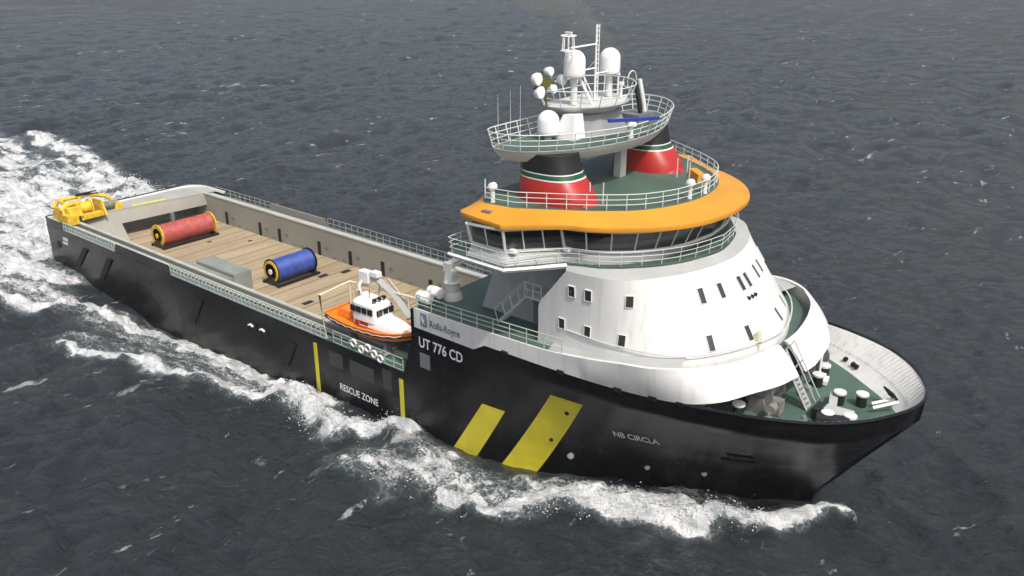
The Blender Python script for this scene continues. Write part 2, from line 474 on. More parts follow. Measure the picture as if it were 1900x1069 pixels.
WIN_UP = [.0376, .0802, .176, .348, .406, .476, .506, .570, .612, .70, .80, .92, .96]
WIN_LO = [.0455, .104, .1754, .341, .431, .548, .62, .72, .85, .95]
def window(u, z, wd, ht, parent=house):
    p, t = house_at(u, z); p2, _ = house_at(u, z+.5)
    t3 = Vector((t[0], t[1], 0)); up = Vector((p2[0]-p[0], p2[1]-p[1], .5)).normalized()
    n = t3.cross(up); n.normalize()
    if n.dot(Vector((p[0]-76, p[1], 0))) < 0: n = -n
    up = n.cross(t3); up = up if up.z > 0 else -up
    mt = Matrix((t3, n, up)).transposed()
    c = Vector((p[0], p[1], z))
    fm = MB(); fr = .035
    for dx, dz, a, b in ((0, ht/2+fr/2, wd+2*fr, fr), (0, -ht/2-fr/2, wd+2*fr, fr), (-wd/2-fr/2, 0, fr, ht), (wd/2+fr/2, 0, fr, ht)):
        fm.box(c + t3*dx + up*dz + n*.03, (a, .09, b), rot=mt)
    fo = fm.build('window', M['white'], parent)
    g = MB(); g.box(c + n*.012, (wd, .05, ht), rot=mt); g.build('window_pane', M['pane'], fo)
WH = [(.42,.68)]*3
for i, u in enumerate(WIN_UP): window(u, 15.05, .46 if i < 3 or i > 9 else .42, .72 if i < 3 or i > 9 else 1.0)
for i, u in enumerate(WIN_LO): window(u, 12.55, .46 if i < 3 or i > 7 else .42, .72 if i < 3 or i > 7 else 1.0)
# three little vents under the front windows
for du in (-.014, 0, .014):
    p, t = house_at(.491+du, 14.2); v = MB()
    v.lathe([(.13, -.12), (.13, .10)], (0, 0, 0), 10, 'X'); o = v.build('vent', M['hole'], house)
    o.location = Vector(o.location) + Vector((p[0]+.02, p[1], 14.2))
# belt moulding where the house meets the ledge
bm_ = MB(); P = inset(fB, -.05)
bm_.tube([(x, y, 12.20) for x, y in P if x > 73.5], .05, 5); bm_.build('belt_moulding', M['lgrey'], house, True)

# grey funnel casing block aft of the house, under the bridge
gb = MB()
gb.loft([[(64.3,-6.4,10.62),(72,-6.4,10.62),(72,6.4,10.62),(64.3,6.4,10.62)],
         [(66.4,-6.3,16.5),(73,-6.3,16.5),(73,6.3,16.5),(66.4,6.3,16.5)]], True, False, True)
casing = gb.build('engine_casing', M['grey'], ship)
dr = MB(); dr.box((69.6,-6.43,11.7), (.9,.06,2.0)); dr.build('door', M['dgrey'], casing)
# stairs up the casing side
st = MB()
a0, a1 = Vector((67.2,-7.6,10.7)), Vector((69.9,-7.6,13.5))
for off in (-.42, .42):
    st.tube([a0+Vector((0,off,0)), a1+Vector((0,off,0))], .09, 4)
    st.tube([a0+Vector((-.3,off,.95)), a1+Vector((-.3,off,.95))], .035, 5)
    for k in range(5):
        q = a0.lerp(a1, k/4)+Vector((0,off,0)); st.tube([q, q+Vector((-.3,0,.95))], .03, 4)
for k in range(13): st.box(a0.lerp(a1, (k+.5)/13), (.26,.84,.04))
st.box((70.6,-7.5,13.5), (1.5,1.9,.1))
rail(st, [(69.9,-8.4,13.55),(71.3,-8.4,13.55)], 1.0, .7, 2)
st.build('side_stairway', M['lgrey'], ship)

# ---- bridge deck and wheelhouse -------------------------------------
BD = [(66.3,-11.9),(71.1,-12.05),(73.5,-8.8),(75.6,-8.0),(77.3,-6.5),(78.7,-4.6),(79.5,-2.5),(79.95,0)]
bd = MB(); bdf = full(BD)
bd.prism(bdf, 16.73, 16.86)
bd.build('bridge_deck', M['green'], ship)
for sg in (-1, 1):
    be = MB()
    be.box((68.8, sg*9.3, 16.6), (4.4, 5.2, .26))
    be.loft([[(71.0,sg*12.02,16.48),(71.0,sg*12.02,16.84)], [(73.6,sg*8.75,16.48),(73.6,sg*8.75,16.84)]][:2], False)
    be.tube([(66.3,sg*11.95,16.72),(71.15,sg*12.1,16.72),(73.65,sg*8.85,16.72)], .13, 4)
    be.build('wing_deck_edge', M['white'], ship)
br = MB()
pth = [(66.35,-8.0,16.86),(66.35,-11.85,16.86),(71.1,-12.0,16.86)] + [(x, y, 16.86) for x, y in catmull([(71.1,-12.0),(73.45,-8.8),(75.6,-7.95),(77.3,-6.45),(78.65,-4.6),(79.45,-2.5),(79.9,0)], 40)]
pth = resample(np.array(pth), 70)
pth = np.vstack([pth, (pth*[1,-1,1])[::-1][1:]])
rail(br, pth, 1.0, 1.35, 3, .021, lean=.12)
br.build('bridge_deck_railing', M['rail'], ship)

SILL = [(67.8,-11.3),(70.6,-11.3),(73.2,-8.45),(74.8,-7.9),(77.0,-6.1),(78.5,-3.4),(79.05,0)]
HEAD = [(68.1,-12.05),(70.75,-11.75),(73.35,-9.05),(75.1,-8.45),(77.4,-6.8),(79.1,-4.0),(79.75,0)]
BASE = [(67.6,-11.7),(70.95,-11.85),(73.4,-8.65),(75.35,-7.8),(76.95,-6.15),(78.0,-3.7),(78.3,0)]
def mixed(L, n=100):     # straight wing end, then a smooth sweep
    a = resample(np.array(L[:3]), 24); b = catmull(L[2:], 40)
    hlf = np.vstack([a[:-1], b]); return np.vstack([hlf, (hlf*[1,-1])[::-1][1:]])
sB, sS, sH = mixed(BASE), mixed(SILL), mixed(HEAD)
lw = MB()
lw.loft([ring(sB, 16.86), ring(sB*.35+sS*.65, 17.25), ring(sS, 17.62)], True)
wheel = lw.build('wheelhouse', M['wall'], ship, True)
sl = MB(); so_ = inset(sS, -.12)
sl.loft([ring(sS, 17.60), ring(so_, 17.60), ring(so_, 17.76), ring(sS, 17.76)], False)
sl.build('window_sill', M['lgrey'], wheel, True)
hd = MB(); ho = inset(sH, -.05); hd.loft([ring(ho, 19.12), ring(ho, 19.30)], False); hd.build('window_head', M['lgrey'], wheel)
# mullions
hl = len(sS)
s_arc = np.r_[0, np.cumsum(np.sqrt((np.diff(sS, axis=0)**2).sum(1)))]
us_ = [0, 1.4, 2.8, 4.05, 5.35, 6.6, 8.1, 9.6, 11.1, 12.5, 13.7, 14.9, 16.0]
tot = s_arc[-1]
qs = sorted(us_ + [tot-x for x in us_])
def on(Pp, q): return Vector([np.interp(q, s_arc, Pp[:, j]) for j in (0, 1)])
for k, q in enumerate(qs):
    a, b = on(sS, q), on(sH, q)
    da = (Vector((a[0], a[1], 0))-Vector((72, 0, 0))).normalized()*.04
    big = k in (0, 2, 5, len(qs)-6, len(qs)-3, len(qs)-1)
    mu = MB(); mu.tube([Vector((a[0], a[1], 17.72))+da, Vector((b[0], b[1], 19.24))+da], .115 if big else .055, 4)
    mu.build('window_mullion', M['lgrey'], wheel)
    if k < len(qs)-1:
        g0, g1 = [], []
        for u in np.linspace(q, qs[k+1], 5):
            a, b = on(sS, u), on(sH, u); g0.append((a[0], a[1], 17.74)); g1.append((b[0], b[1], 19.22))
        gl = MB(); gl.loft([g0, g1], False); gl.build('bridge_window', M['bridge_glass'], wheel)
aw = MB(); aw.box((67.75, 0, 18.0), (.12, 22.6, 2.4)); aw.build('aft_wall', M['lgrey'], wheel)
q = MB(); q.prism([tuple(p) for p in inset(sB, .1)], 16.90, 16.98); q.build('bridge_floor', M['dgrey'], wheel)
q = MB(); ci = inset(sB, .75); cj = inset(sB, 1.5); q.loft([ring(ci, 17.0), ring(ci, 18.0), ring(cj, 18.15), ring(cj, 17.0)], False); q.build('bridge_console', M['lgrey'], wheel)
for (x, y) in ((76.6,-2.4),(76.9,0),(76.6,2.4),(72.2,-7.2),(69.5,-9.6),(72.2,7.2)):
    q = MB(); q.box((x-.9,y,17.75), (.6,.6,.2)); q.box((x-1.2,y,18.2), (.15,.6,.9)); q.tube([(x-.9,y,17.0),(x-.9,y,17.7)], .1, 6); q.build('helm_chair', M['black'], wheel)
# aft wall of the wheelhouse
# small lamp boxes on the sill
for (x, y) in ((71.1,-11.1),(73.5,-8.6)):
    q = MB(); q.box((x, y, 17.72), (.45,.35,.22)); q.build('floodlight', M['bright'], wheel)

# ---- orange roof ------------------------------------------------------
G = [(66.5,-8.6),(66.7,-11.4),(70.8,-11.95),(73.8,-9.45),(75.4,-8.75),(77.5,-7.15),(79.15,-5.1),(80.15,-2.8),(80.5,0)]
Hh = [(66.5,-8.6),(67.9,-10.25),(70.2,-9.9),(72.5,-8.5),(74.5,-7.2),(76.5,-5.4),(77.6,-3.4),(78.1,-1.5),(78.25,0)]
def roofline(L):
    a = resample(np.array(L[:3]), 12); b = catmull(L[2:], 44); hlf = np.vstack([a[:-1], b])
    return np.vstack([hlf, (hlf*[1,-1])[::-1][1:]])
rG, rH = roofline(G), roofline(Hh)
ro = MB()
ro.loft([ring(rH, 20.1), ring(rG, 19.58), ring(inset(rG, -.03), 19.45), ring(rG, 19.28), ring(inset(rG, .5), 19.26)], True, False, True)
ro.build('orange_roof', M['orange'], ship, True)
rd = MB(); rd.prism([(p[0], p[1]) for p in rH], 20.0, 20.12)
rd.build('roof_deck', M['green'], ship)
rr_ = MB()
pt = resample(np.c_[inset(rH, .12), np.full(len(rH), 20.12)], 110)
rail(rr_, pt, 1.0, 1.25, 3, .025)
rr_.build('roof_railing', M['rail'], ship)
vt = MB(); vt.box((68.8,-10.9,19.85), (.7,.4,.10)); vt.build('roof_hatch', M['dgrey'], ship)

# ---- funnels ------------------------------------------------------------
def se(cx, cy, a, b, z, n=40, p=2.5, rake=0):
    out = []
    for k in range(n):
        t = 2*math.pi*k/n; c_, s_ = math.cos(t), math.sin(t)
        out.append((cx + a*math.copysign(abs(c_)**(2/p), c_), cy + b*math.copysign(abs(s_)**(2/p), s_), z))
    return out
def funnel(sg):
    cy = -6.35 if sg < 0 else 4.9
    prof = [(20.12, 71.0, 2.72, 1.95), (20.6, 70.93, 2.62, 1.9), (21.2, 70.75, 2.4, 1.8), (21.75, 70.52, 2.15, 1.7), (22.3, 70.4, 2.0, 1.62), (23.2, 70.3, 1.9, 1.55)]
    def sec(z, g=0):
        c = [np.interp(z, [p[0] for p in prof], [p[j] for p in prof]) for j in (1, 2, 3)]
        return se(c[0], cy, c[1]+g, c[2]+g, z)
    body = MB(); body.loft([sec(z) for z in np.linspace(20.12, 21.62, 7)], True)
    fo = body.build('funnel', M['red'], ship, True)
    for z0, z1, mt, nm in ((21.62, 21.70, 'rail', 'white_band'), (21.70, 21.98, 'stripegreen', 'green_band'), (21.98, 22.05, 'rail', 'white_band'), (22.05, 23.2, 'black', 'funnel_top')):
        b = MB(); b.loft([sec(z0), sec((z0+z1)/2), sec(z1)], True, False, nm == 'funnel_top'); b.build(nm, M[mt], fo, True)
    # sloping fairing at the forward foot
    fr = MB(); rings = []
    for t in np.linspace(0, 1, 6):
        z = 20.12 + 1.1*t; rings.append(se(73.0-.9*t, cy-.1*sg, 1.0-.55*t, 1.15-.5*t, z, 20, 2))
    fr.loft(rings, True, False, True); fr.build('funnel_fairing', M['red'], fo, True)
    return fo
f_st = funnel(-1); f_pt = funnel(1)
ps = MB(); ps.box((71.0, 1.1, 21.25), (.55,.75,2.3)); ps.build('platform_support', M['lgrey'], ship)
ps = MB(); ps.box((70.0, 0, 22.6), (1.6,8.6,.5)); ps.build('platform_beam', M['grey'], ship)
# ---- funnel platform ------------------------------------------------------
PT = [(67.0,-6.5),(67.3,-8.6),(68.9,-8.9),(70.5,-7.9),(71.9,-6.0),(72.8,-3.6),(73.25,-1.4),(73.3,0)]
def smooth_full(L, n): return catmull(full(L), n)
pT = smooth_full(PT, 80); pBm = inset(pT, .75)
pf = MB()
pf.loft([ring(inset(pT, 1.3), 22.55), ring(inset(pT, .6), 22.62), ring(inset(pT, .15), 23.1), ring(pT, 23.42), ring(inset(pT, .1), 23.42)], True, True, False)
pf.build('funnel_platform', M['lgrey'], ship, True)
pd = MB(); pd.prism([tuple(p) for p in inset(pT, .05)], 23.30, 23.40); pd.build('platform_deck', M['green'], ship)
pr_ = MB(); pth = resample(np.c_[np.vstack([pT, pT[:1]]), np.full(len(pT)+1, 23.42)], 100)
rail(pr_, pth, 1.1, 1.15, 3, .032, lean=.32); pr_.build('platform_railing', M['rail'], ship)

# upper deck house and top platform
ud = MB()
ud.loft([[(67.4,-2.4,23.4),(70.3,-2.4,23.4),(71.2,-1.2,23.4),(71.2,1.6,23.4),(70.3,2.6,23.4),(67.4,2.6,23.4)],
         [(67.4,-2.2,24.8),(69.9,-2.2,24.8),(70.5,-1.1,24.8),(70.5,1.5,24.8),(69.9,2.3,24.8),(67.4,2.3,24.8)]], True, False, True)
ud.build('upper_deckhouse', M['mgrey'], ship)
TT = [(66.9,-2.7),(67.7,-3.6),(68.8,-3.7),(70.0,-3.1),(71.0,-1.9),(71.4,-.8),(71.45,0)]
tT = smooth_full(TT, 60)
tp = MB(); tp.loft([ring(inset(tT, 1.9), 24.35), ring(inset(tT, 1.3), 24.6), ring(inset(tT, .45), 25.1), ring(tT, 25.42)], True, True, True)
tp.build('top_platform', M['lgrey'], ship, True)
tr = MB(); pth = resample(np.c_[np.vstack([tT, tT[:1]]), np.full(len(tT)+1, 25.43)], 70)
rail(tr, pth, 1.15, 1.3, 2, .034, lean=.45); tr.build('top_platform_railing', M['rail'], ship)

# ---- radomes ------------------------------------------------------------
def radome(x, y, z0, zb, rd=.74, hh=1.75):
    b = MB()
    pr = [(.5*rd, 0), (.95*rd, .01), (rd*.99, .06), (rd, .3), (rd, hh-rd)] + [(rd*math.cos(a), hh-rd+rd*math.sin(a)) for a in np.linspace(.15, 1.5, 8)]
    b.lathe(pr, (x, y, zb), 28); o = b.build('radome', M['bright'], ship, True)
    s = MB(); s.lathe([(.26, z0-zb), (.22, -.25), (.42, -.06), (.42, 0)], (x, y, zb), 12); s.build('pedestal', M['rail'], o, True)
radome(68.7,-4.45, 23.4, 23.75, .74, 1.6)
radome(69.1,-2.15, 25.45, 27.35)
radome(69.1, 2.15, 25.45, 27.1)

# ---- mast -----------------------------------------------------------------
ms = MB()
for dx, dy in ((0,0),(.0,.32)): ms.tube([(69.35+dx, dy, 25.45), (69.35+dx, dy, 30.6)], .07 if dy == 0 else .035, 6)
for k in range(16): ms.tube([(69.35, 0, 25.8+k*.31), (69.35, .32, 25.8+k*.31)], .025, 4)
ms.tube([(69.35, 0, 29.3), (69.35,-3.0, 29.3)], .06, 5)
ms.tube([(69.35, 0, 27.7), (69.35,-2.1, 27.7)], .05, 5); ms.tube([(69.35, 0, 27.3), (69.35, 2.15, 27.3)], .05, 5)
ms.tube([(69.35, 0, 25.5), (68.2, .1, 27.2), (69.35, 0, 28.2)], .05, 5)
ms.tube([(69.9,-1.1, 25.45), (69.35,-1.9, 27.3)], .12, 5)
mast = ms.build('mast', M['bright'], ship)
yd = MB()
for a in range(8):
    t0, t1 = 2*math.pi*a/8, 2*math.pi*(a+1)/8
    for z in (29.15, 30.1): yd.tube([(69.35+.5*math.cos(t0),-3.25+.5*math.sin(t0),z),(69.35+.5*math.cos(t1),-3.25+.5*math.sin(t1),z)], .04, 4)
    if a % 2 == 0: yd.tube([(69.35+.5*math.cos(t0),-3.25+.5*math.sin(t0),29.15),(69.35+.42*math.cos(t0),-3.25+.42*math.sin(t0),30.1)], .04, 4)
yd.tube([(69.35,-3.25,29.0),(69.35,-3.25,30.35)], .06, 5); yd.box((69.35,-3.25,30.3), (.5,.16,.1)); yd.box((69.35,-3.25,29.0), (.3,.3,.3))
yd.build('antenna_yard', M['bright'], mast)
for (x, y, z0, hgt, r) in ((68.5,-1.3,25.45,1.4,.13),(70.1,2.2,25.45,1.0,.1),(69.3,3.0,25.45,1.5,.07)):
    q = MB(); q.tube([(x,y,z0),(x,y,z0+hgt)], r, 8); q.box((x,y,z0+hgt), (r*3,r*3,r*2)); q.build('antenna_post', M['bright'], ship)
lp = MB()
for k in range(16):
    a, b_ = 2*math.pi*k/16, 2*math.pi*(k+1)/16
    lp.tube([(69.6+.1*math.cos(a),4.4+.45*math.cos(a),26.3+.75*math.sin(a)),(69.6+.1*math.cos(b_),4.4+.45*math.cos(b_),26.3+.75*math.sin(b_))], .05, 4)
lp.build('loop_antenna', M['rail'], ship)
for (x, y, h_) in ((68.1,-8.95,3.4),(68.0,-7.6,3.5),(67.7,-6.2,3.6)):
    q = MB(); q.tube([(x,y,23.5),(x,y,23.5+h_)], .022, 4, r2=.010); q.build('whip_antenna', M['rail'], ship)

# searchlight cluster on an olive bracket
sc = MB(); cx, cy, cz = 68.2, -4.3, 27.1
sc.tube([(68.2,-4.0,25.45),(68.2,-4.2,26.5),(cx,cy,cz)], .08, 6)
sc.tube([(cx,cy-1.0,cz-.35),(cx,cy,cz+.05),(cx,cy+1.0,cz)], .15, 6)
sc.tube([(cx,cy-.5,cz+.65),(cx,cy,cz),(cx,cy+.1,cz-.75)], .13, 6); sc.box((cx,cy-.1,cz), (.5,.9,.6))
brk = sc.build('searchlight_bracket', M['olive'], ship)
for yy, zz, r0 in ((-5.3,27.45,.42),(-5.0,26.55,.42),(-3.55,26.6,.30),(-3.95,27.8,.30),(-2.5,27.1,.36)):
    q = MB()
    q.lathe([(.12,-.36),(r0*.8,-.2),(r0,.02),(r0,.2),(r0*.9,.24)], (cx+.1,yy,zz), 14, 'X')
    q.build('searchlight', M['bright'], brk, True)

# white slanted equipment casing on the platform, radar, exhaust pipes
wc = MB()
wc.loft([[(68.6,-3.9,23.4),(70.4,-3.9,23.4),(70.4,-2.5,23.4),(68.6,-2.5,23.4)],
         [(69.3,-3.6,25.0),(70.2,-3.6,25.05),(70.2,-2.6,25.05),(69.3,-2.6,25.0)]], True, False, True)
wc.build('equipment_casing', M['bright'], ship)
rp = MB(); rp.lathe([(.2,0),(.14,.2),(.13,.75),(.36,.85),(.34,1.05),(.12,1.12)], (72.9,-.7,23.42), 12)
rdr = rp.build('radar', M['bright'], ship, True)
rb_ = MB(); dv = Vector((2.1, 3.1, 0)).normalized(); rot = Matrix.Rotation(math.atan2(dv.y, dv.x), 3, 'Z')
rb_.box((73.0,-.6,24.68), (3.7,.22,.20), rot=rot); rb_.build('scanner_bar', M['blue'], rdr)
for x, y, dx in ((70.6,4.3,-.6),(70.4,5.2,-.6)):
    q = MB(); q.tube([(x,y,23.3),(x+dx*.3,y,24.6),(x+dx,y-.1,26.4)], .17, 10); q.build('exhaust_pipe', M['black'] if y < 5 else M['rail'], ship, True)
# aft part of funnel platform: extra exhaust dark boxes
q = MB(); q.box((70.2,4.5,23.75), (1.5,2.2,.7)); q.build('exhaust_trunk', M['dgrey'], ship)

# signal lamps on the roof, davit rods, liferaft
for (x, y) in ((68.3,-9.75),(77.75,-.9),(77.9,.9)):
    q = MB(); q.lathe([(.17,0),(.13,.1),(.13,.85)], (x,y,20.12), 10); q.lathe([(.12,-.28),(.27,-.2),(.27,.15),(.2,.18)], (x,y,21.15), 12, 'Y'); q.build('signal_lamp', M['bright'], ship, True)
for (x, y) in ((74.4,3.3),(75.6,2.9),(73.3,-6.0),(74.0,-5.5),(74.6,4.4)):
    q = MB(); q.tube([(x,y,20.12),(x,y,21.5)], .04, 5); q.build('roof_post', M['rail'], ship)
q = MB(); q.box((75.7,3.9,20.4), (2.2,.8,.5), rz=R(-42), top=(.94,.7)); lr = q.build('life_raft_box', M['orange'], ship)
# lamp posts at bridge front

# ---- forecastle railing (starboard side and port side) --------------------
for sg in (-1, 1):
    q = MB(); rail(q, [(61.0,sg*9.9,10.72),(64,sg*9.9,10.74),(67,sg*9.9,10.8),(71,sg*9.9,10.92),(74.2,sg*9.9,11.05)], 1.05, 1.45, 3, .034)
    q.build('forecastle_railing', M['lattice'], ship)
for x, y in ((61.25,-9.35),(61.15,-8.1),(61.25,9.35),(61.15,8.1)):
    q = MB(); q.lathe([(.1,-.62),(.42,-.55),(.45,-.03),(.47,0),(.45,.03),(.42,.55),(.1,.62)], (x,y,11.45), 14, 'X')
    lrf = q.build('life_raft_canister', M['bright'], ship, True)
    q = MB(); q.box((x,y,10.85), (.9,.5,.5)); q.build('canister_cradle', M['dgrey'], lrf)

# ---- provision crane on the forecastle --------------------------------------
q = MB(); q.lathe([(.78,0),(.78,.12),(.66,.5),(.56,.62),(.56,1.25),(.66,1.35),(.5,1.5)], (61.6,-6.7,10.62), 22)
crane = q.build('deck_crane', M['lgrey'], ship, True)
q = MB(); q.box((61.5,-6.7,12.5), (.9,.7,.9), top=(.7,.8)); q.box((61.3,-6.7,13.1), (.7,.6,.7)); q.build('crane_head', M['lgrey'], crane)
q = MB(); q.tube([(61.2,-6.6,13.3),(62.1,-5.2,13.9),(63.5,-3.4,14.0)], .24, 6); q.tube([(61.2,-6.6,13.0),(62.1,-5.5,13.5)], .1, 6)
q.tube([(63.5,-3.4,14.0),(66.0,-4.6,13.9)], .16, 4)
for k in range(6):
    t = k/6; q.tube([(62.1+3.5*t,-5.2,13.0+.0*t),(62.5+3.5*t,-5.1,13.8)], .05, 4)
q.tube([(61.8,-5.3,12.95),(66.0,-5.2,12.95)], .08, 5); q.tube([(61.8,-5.3,13.8),(66.0,-5.2,13.7)], .1, 5)
q.box((65.6,-5.4,12.9), (.6,.5,.7)); q.build('crane_boom', M['lgrey'], crane)

# ================================================================== cargo deck and stern
q = MB(); q.prism([(2,-8),(60.2,-8),(60.2,8),(2,8)], 1.9, 2.2); q.build('cargo_deck', M['wood'], ship)
q = MB()
for sg in (-1, 1):
    q.box((30.5, sg*8.15, 3.65), (59.5, .3, 3.3))
cw = q.build('cargo_rail_wall', M['cargo'], ship)
q = MB()
for sg in (-1, 1):
    q.box((28.5, sg*8.14, 5.42), (56, .38, .16)); q.box((28.5, sg*8.95, 5.18), (56, .5, .12))
q.build('cargo_rail_cap', M['cargocap'], ship)
q = MB()
for sg in (-1, 1): q.prism([(1,sg*8.2),(50,sg*8.2),(50,sg*9.95),(1,sg*9.95)][::sg], 4.72, 4.88)
q.build('side_walkway', M['dgrey'], ship)
# slots and rings in the inner walls
xs_ = [9.0, 15.9, 19.7, 27.0, 32.3, 37.5, 44.6, 51]
for sg in (-1, 1):
    for x in xs_:
        q = MB(); q.box((x, sg*7.98, 2.85), (.5,.08,1.95 if x < 44 else 1.3)); q.build('freeing_slot', M['hole'], cw)
for sg in (-1, 1):
    for x in xs_:
        for dx, z_, a_, b_ in ((1.3,3.3,.5,.3),(2.6,2.5,.3,.2),(4.2,2.5,.3,.2)):
            q = MB(); q.box((x+dx, sg*7.98, z_), (a_,.06,b_)); q.build('lashing_ring', M['dgrey'], cw)
# starboard recess in the side wall, green deck
for sg in (-1, 1):
    q = MB(); q.prism([(50.1,sg*8.3),(60.1,sg*8.3),(60.1,sg*9.95),(50.1,sg*9.95)][::sg], 4.6, 4.93); q.build('boat_deck', M['green'], ship)
q = MB(); q.box((55.1,-6.2,3.55),(9.9,4.0,2.76)); q.build('boat_deck_platform', M['green'], ship)

# lattice side rails and black infill plates
for sg in (-1, 1):
    for (xa, xb) in ((4.2, 15.6), (26.4, 50.0), (51.0, 59.2)):
        q = MB(); zt = 5.86 if xb < 50 else 6.0
        th = .10 if xb < 50.5 and sg < 0 else (.065 if sg < 0 else .045)
        for z in (4.98, 5.42, zt): q.box(((xa+xb)/2, sg*9.93, z), (xb-xa, th*.9, th))
        n = int((xb-xa)/(.62 if sg < 0 and xb < 50.5 else 1.0))
        for k in range(n+1): q.box((xa+(xb-xa)*k/n, sg*9.93, 5.42), (th,th*.8,.9))
        q.build('side_railing', M['lattice'] if sg < 0 else M['cargocap'], ship)
    q = MB()
    q.loft([[(15.5,sg*9.97,4.88),(26.6,sg*9.97,4.88)],[(15.9,sg*9.97,5.8),(26.0,sg*9.97,5.8)]], False)
    q.loft([[(15.5,sg*9.85,4.88),(26.6,sg*9.85,4.88)],[(15.9,sg*9.85,5.8),(26.0,sg*9.85,5.8)]], False)
    q.box((20.95, sg*9.91, 5.8), (10.1,.14,.05))
    q.build('side_plate', M['hull'] if sg < 0 else M['cargo'], ship)
# stern bulwark: black outside, pale inside
def stern_arc(off, z0, z1):
    pts = [(4.1,-10+off),(2.4,-10+off),(.6,-10+off),(.0+off,-9.95+off),(-.28+off,-9.6),(-.28+off,-8)] + [(-.28+off, y) for y in np.linspace(-6,6.9,9)]
    for k in range(0, 8):
        a = k/7*math.pi/2; rad = 2.6-off; pts.append((-.28+off+rad-rad*math.cos(a), 10-off-rad+rad*math.sin(a)))
    pts += [(6.5,10-off)]
    return pts
o_, i_ = stern_arc(0, 0, 0), stern_arc(.28, 0, 0)
q = MB(); q.tube(ring(stern_arc(.02,0,0), 5.66), .10, 6); q.loft([ring(o_, 4.86), ring(o_, 5.64), ring(stern_arc(.1,0,0), 5.66)], False); q.build('stern_bulwark', M['hull'], ship, True)
q = MB(); q.loft([ring(stern_arc(.1,0,0), 5.65), ring(i_, 5.62), ring(stern_arc(.4,0,0), 5.36)], False); q.build('stern_bulwark_lining', M['lgrey'], ship, True)
# transverse bulkhead with the wide opening, pale deck on top of it
q = MB()
q.prism([(-.1,-9.6),(2.0,-9.7),(4.6,9.7),(3.2,9.7),(1.0,8.9),(.2,7.4)], 5.34, 5.48)
q.build('after_deck', M['aft'], ship)
def bw(y, z): xt = 4.4-(8-y)/16*2.2; return (5.25+(z-2.2)/3.2*(xt-5.25), y, z)
q = MB()
for y0, y1, z0, z1 in ((-8,-3,2.2,5.34),(-3,8,4.0,5.34)):
    q.loft([[bw(y, z0) for y in np.linspace(y0, y1, 8)], [bw(y, z1) for y in np.linspace(y0, y1, 8)]], False)
q.build('after_bulkhead', M['cargo'], ship)
q = MB()
a_, b_ = bw(-3,2.2), bw(-3,4.0); q.add([a_, b_, (b_[0]-1.2,-3,4.0), (a_[0]-1.4,-3,2.2)], [(0,1,2,3)])
q.build('garage_side_plate', M['grey'], ship)
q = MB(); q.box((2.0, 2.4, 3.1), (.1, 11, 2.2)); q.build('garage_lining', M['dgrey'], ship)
for ya, yb in ((-1.0,3.2),(-7.3,-5.0)):
    q = MB(); xa, xb = 4.4-(8-ya)/16*2.2, 4.4-(8-yb)/16*2.2
    q.tube([(xa-.25,ya,5.53),(xb-.25,yb,5.53)], .12, 6); q.build('deck_marking', M['yellow'], ship)
for x, y in ((4.85,3.0),):
    q = MB(); q.box((4.85,y,3.15), (.4,.4,1.9)); q.build('stanchion', M['dgrey'], ship)

# hatch box and flush deck openings
q = MB(); q.box((26.3,-4.0,3.2), (6.7,2.1,2.0)); hx = q.build('cargo_hatch', M['hatch'], ship)
q = MB(); q.box((26.3,-4.0,4.215), (6.4,1.9,.05)); q.build('hatch_lid', M['hatch'], hx)
q = MB(); q.box((25.6,-6.5,3.05), (8.0,2.85,1.7)); q.build('hatch_coaming', M['hatch'], ship)
q = MB(); q.box((16.2,-6.4,2.21), (10.8,3.1,.06)); q.build('steel_deck_plate', M['cargo'], ship)
for x, y in ((32.5,3.9),(33.4,6.3),(37.2,-1.9),(16.6,5.9),(13.2,2.6),(47,3.0),(46.5,-4.8)):
    q = MB(); big = x > 30
    q.box((x,y,2.205), (.62 if big else .35, 1.15 if big else .5, .04)); q.build('deck_socket', M['hole'], ship)

# stern mooring / towing machine, yellow
q = MB()
for y in (-9.2,-7.4,-4.6):
    q.loft([[(.6,y-.12,5.46),(3.9,y-.12,5.46),(3.9,y+.12,5.46),(.6,y+.12,5.46)],[(1.1,y-.12,7.0),(3.1,y-.12,7.1),(3.1,y+.12,7.1),(1.1,y+.12,7.0)]], True, True, True)
q.tube([(1.1,-9.4,6.8),(.8,-8.6,7.45),(.8,-5.0,7.5),(1.2,-3.2,7.0),(1.8,-2.4,6.2),(2.0,-2.3,5.4)], .24, 8)
q.tube([(3.0,-9.4,6.8),(2.7,-8.6,7.3),(2.5,-7.2,7.2)], .28, 8)
q.tube([(.8,-8.4,7.4),(2.6,-8.4,7.2)], .2, 6); q.tube([(.8,-6,7.4),(2.8,-7.2,7.0)], .15, 6)
q.box((3.7,-8.8,5.9), (1.7,1.3,1.1)); q.box((3.5,-8.2,6.6), (1.4,1.6,.9), top=(.7,.8)); q.box((2.2,-2.4,5.8), (1.1,1.0,.9), top=(.8,.7)); q.box((3.2,-6.0,5.65), (.9,2.4,.5))
wm = q.build('stern_winch', M['myellow'], ship)
q = MB(); q.lathe([(.95,-.02),(.95,.1),(.66,.12),(.66,1.5),(.95,1.52),(.95,1.65)], (2.1,-7.2,6.4), 22, 'Y'); q.build('winch_drum', M['myellow'], wm, True)
q = MB(); q.lathe([(.45,0),(.45,2.2)], (2.2,-4.7,6.1), 16, 'Y'); q.build('stern_roller', M['chrome'], wm, True)
q = MB(); q.tube([(1.0,-6.6,7.72),(1.1,-3.9,7.5)], .1, 5); q.box((1.0,-5.2,7.78), (.35,2.4,.08)); q.build('winch_guard', M['black'], wm)

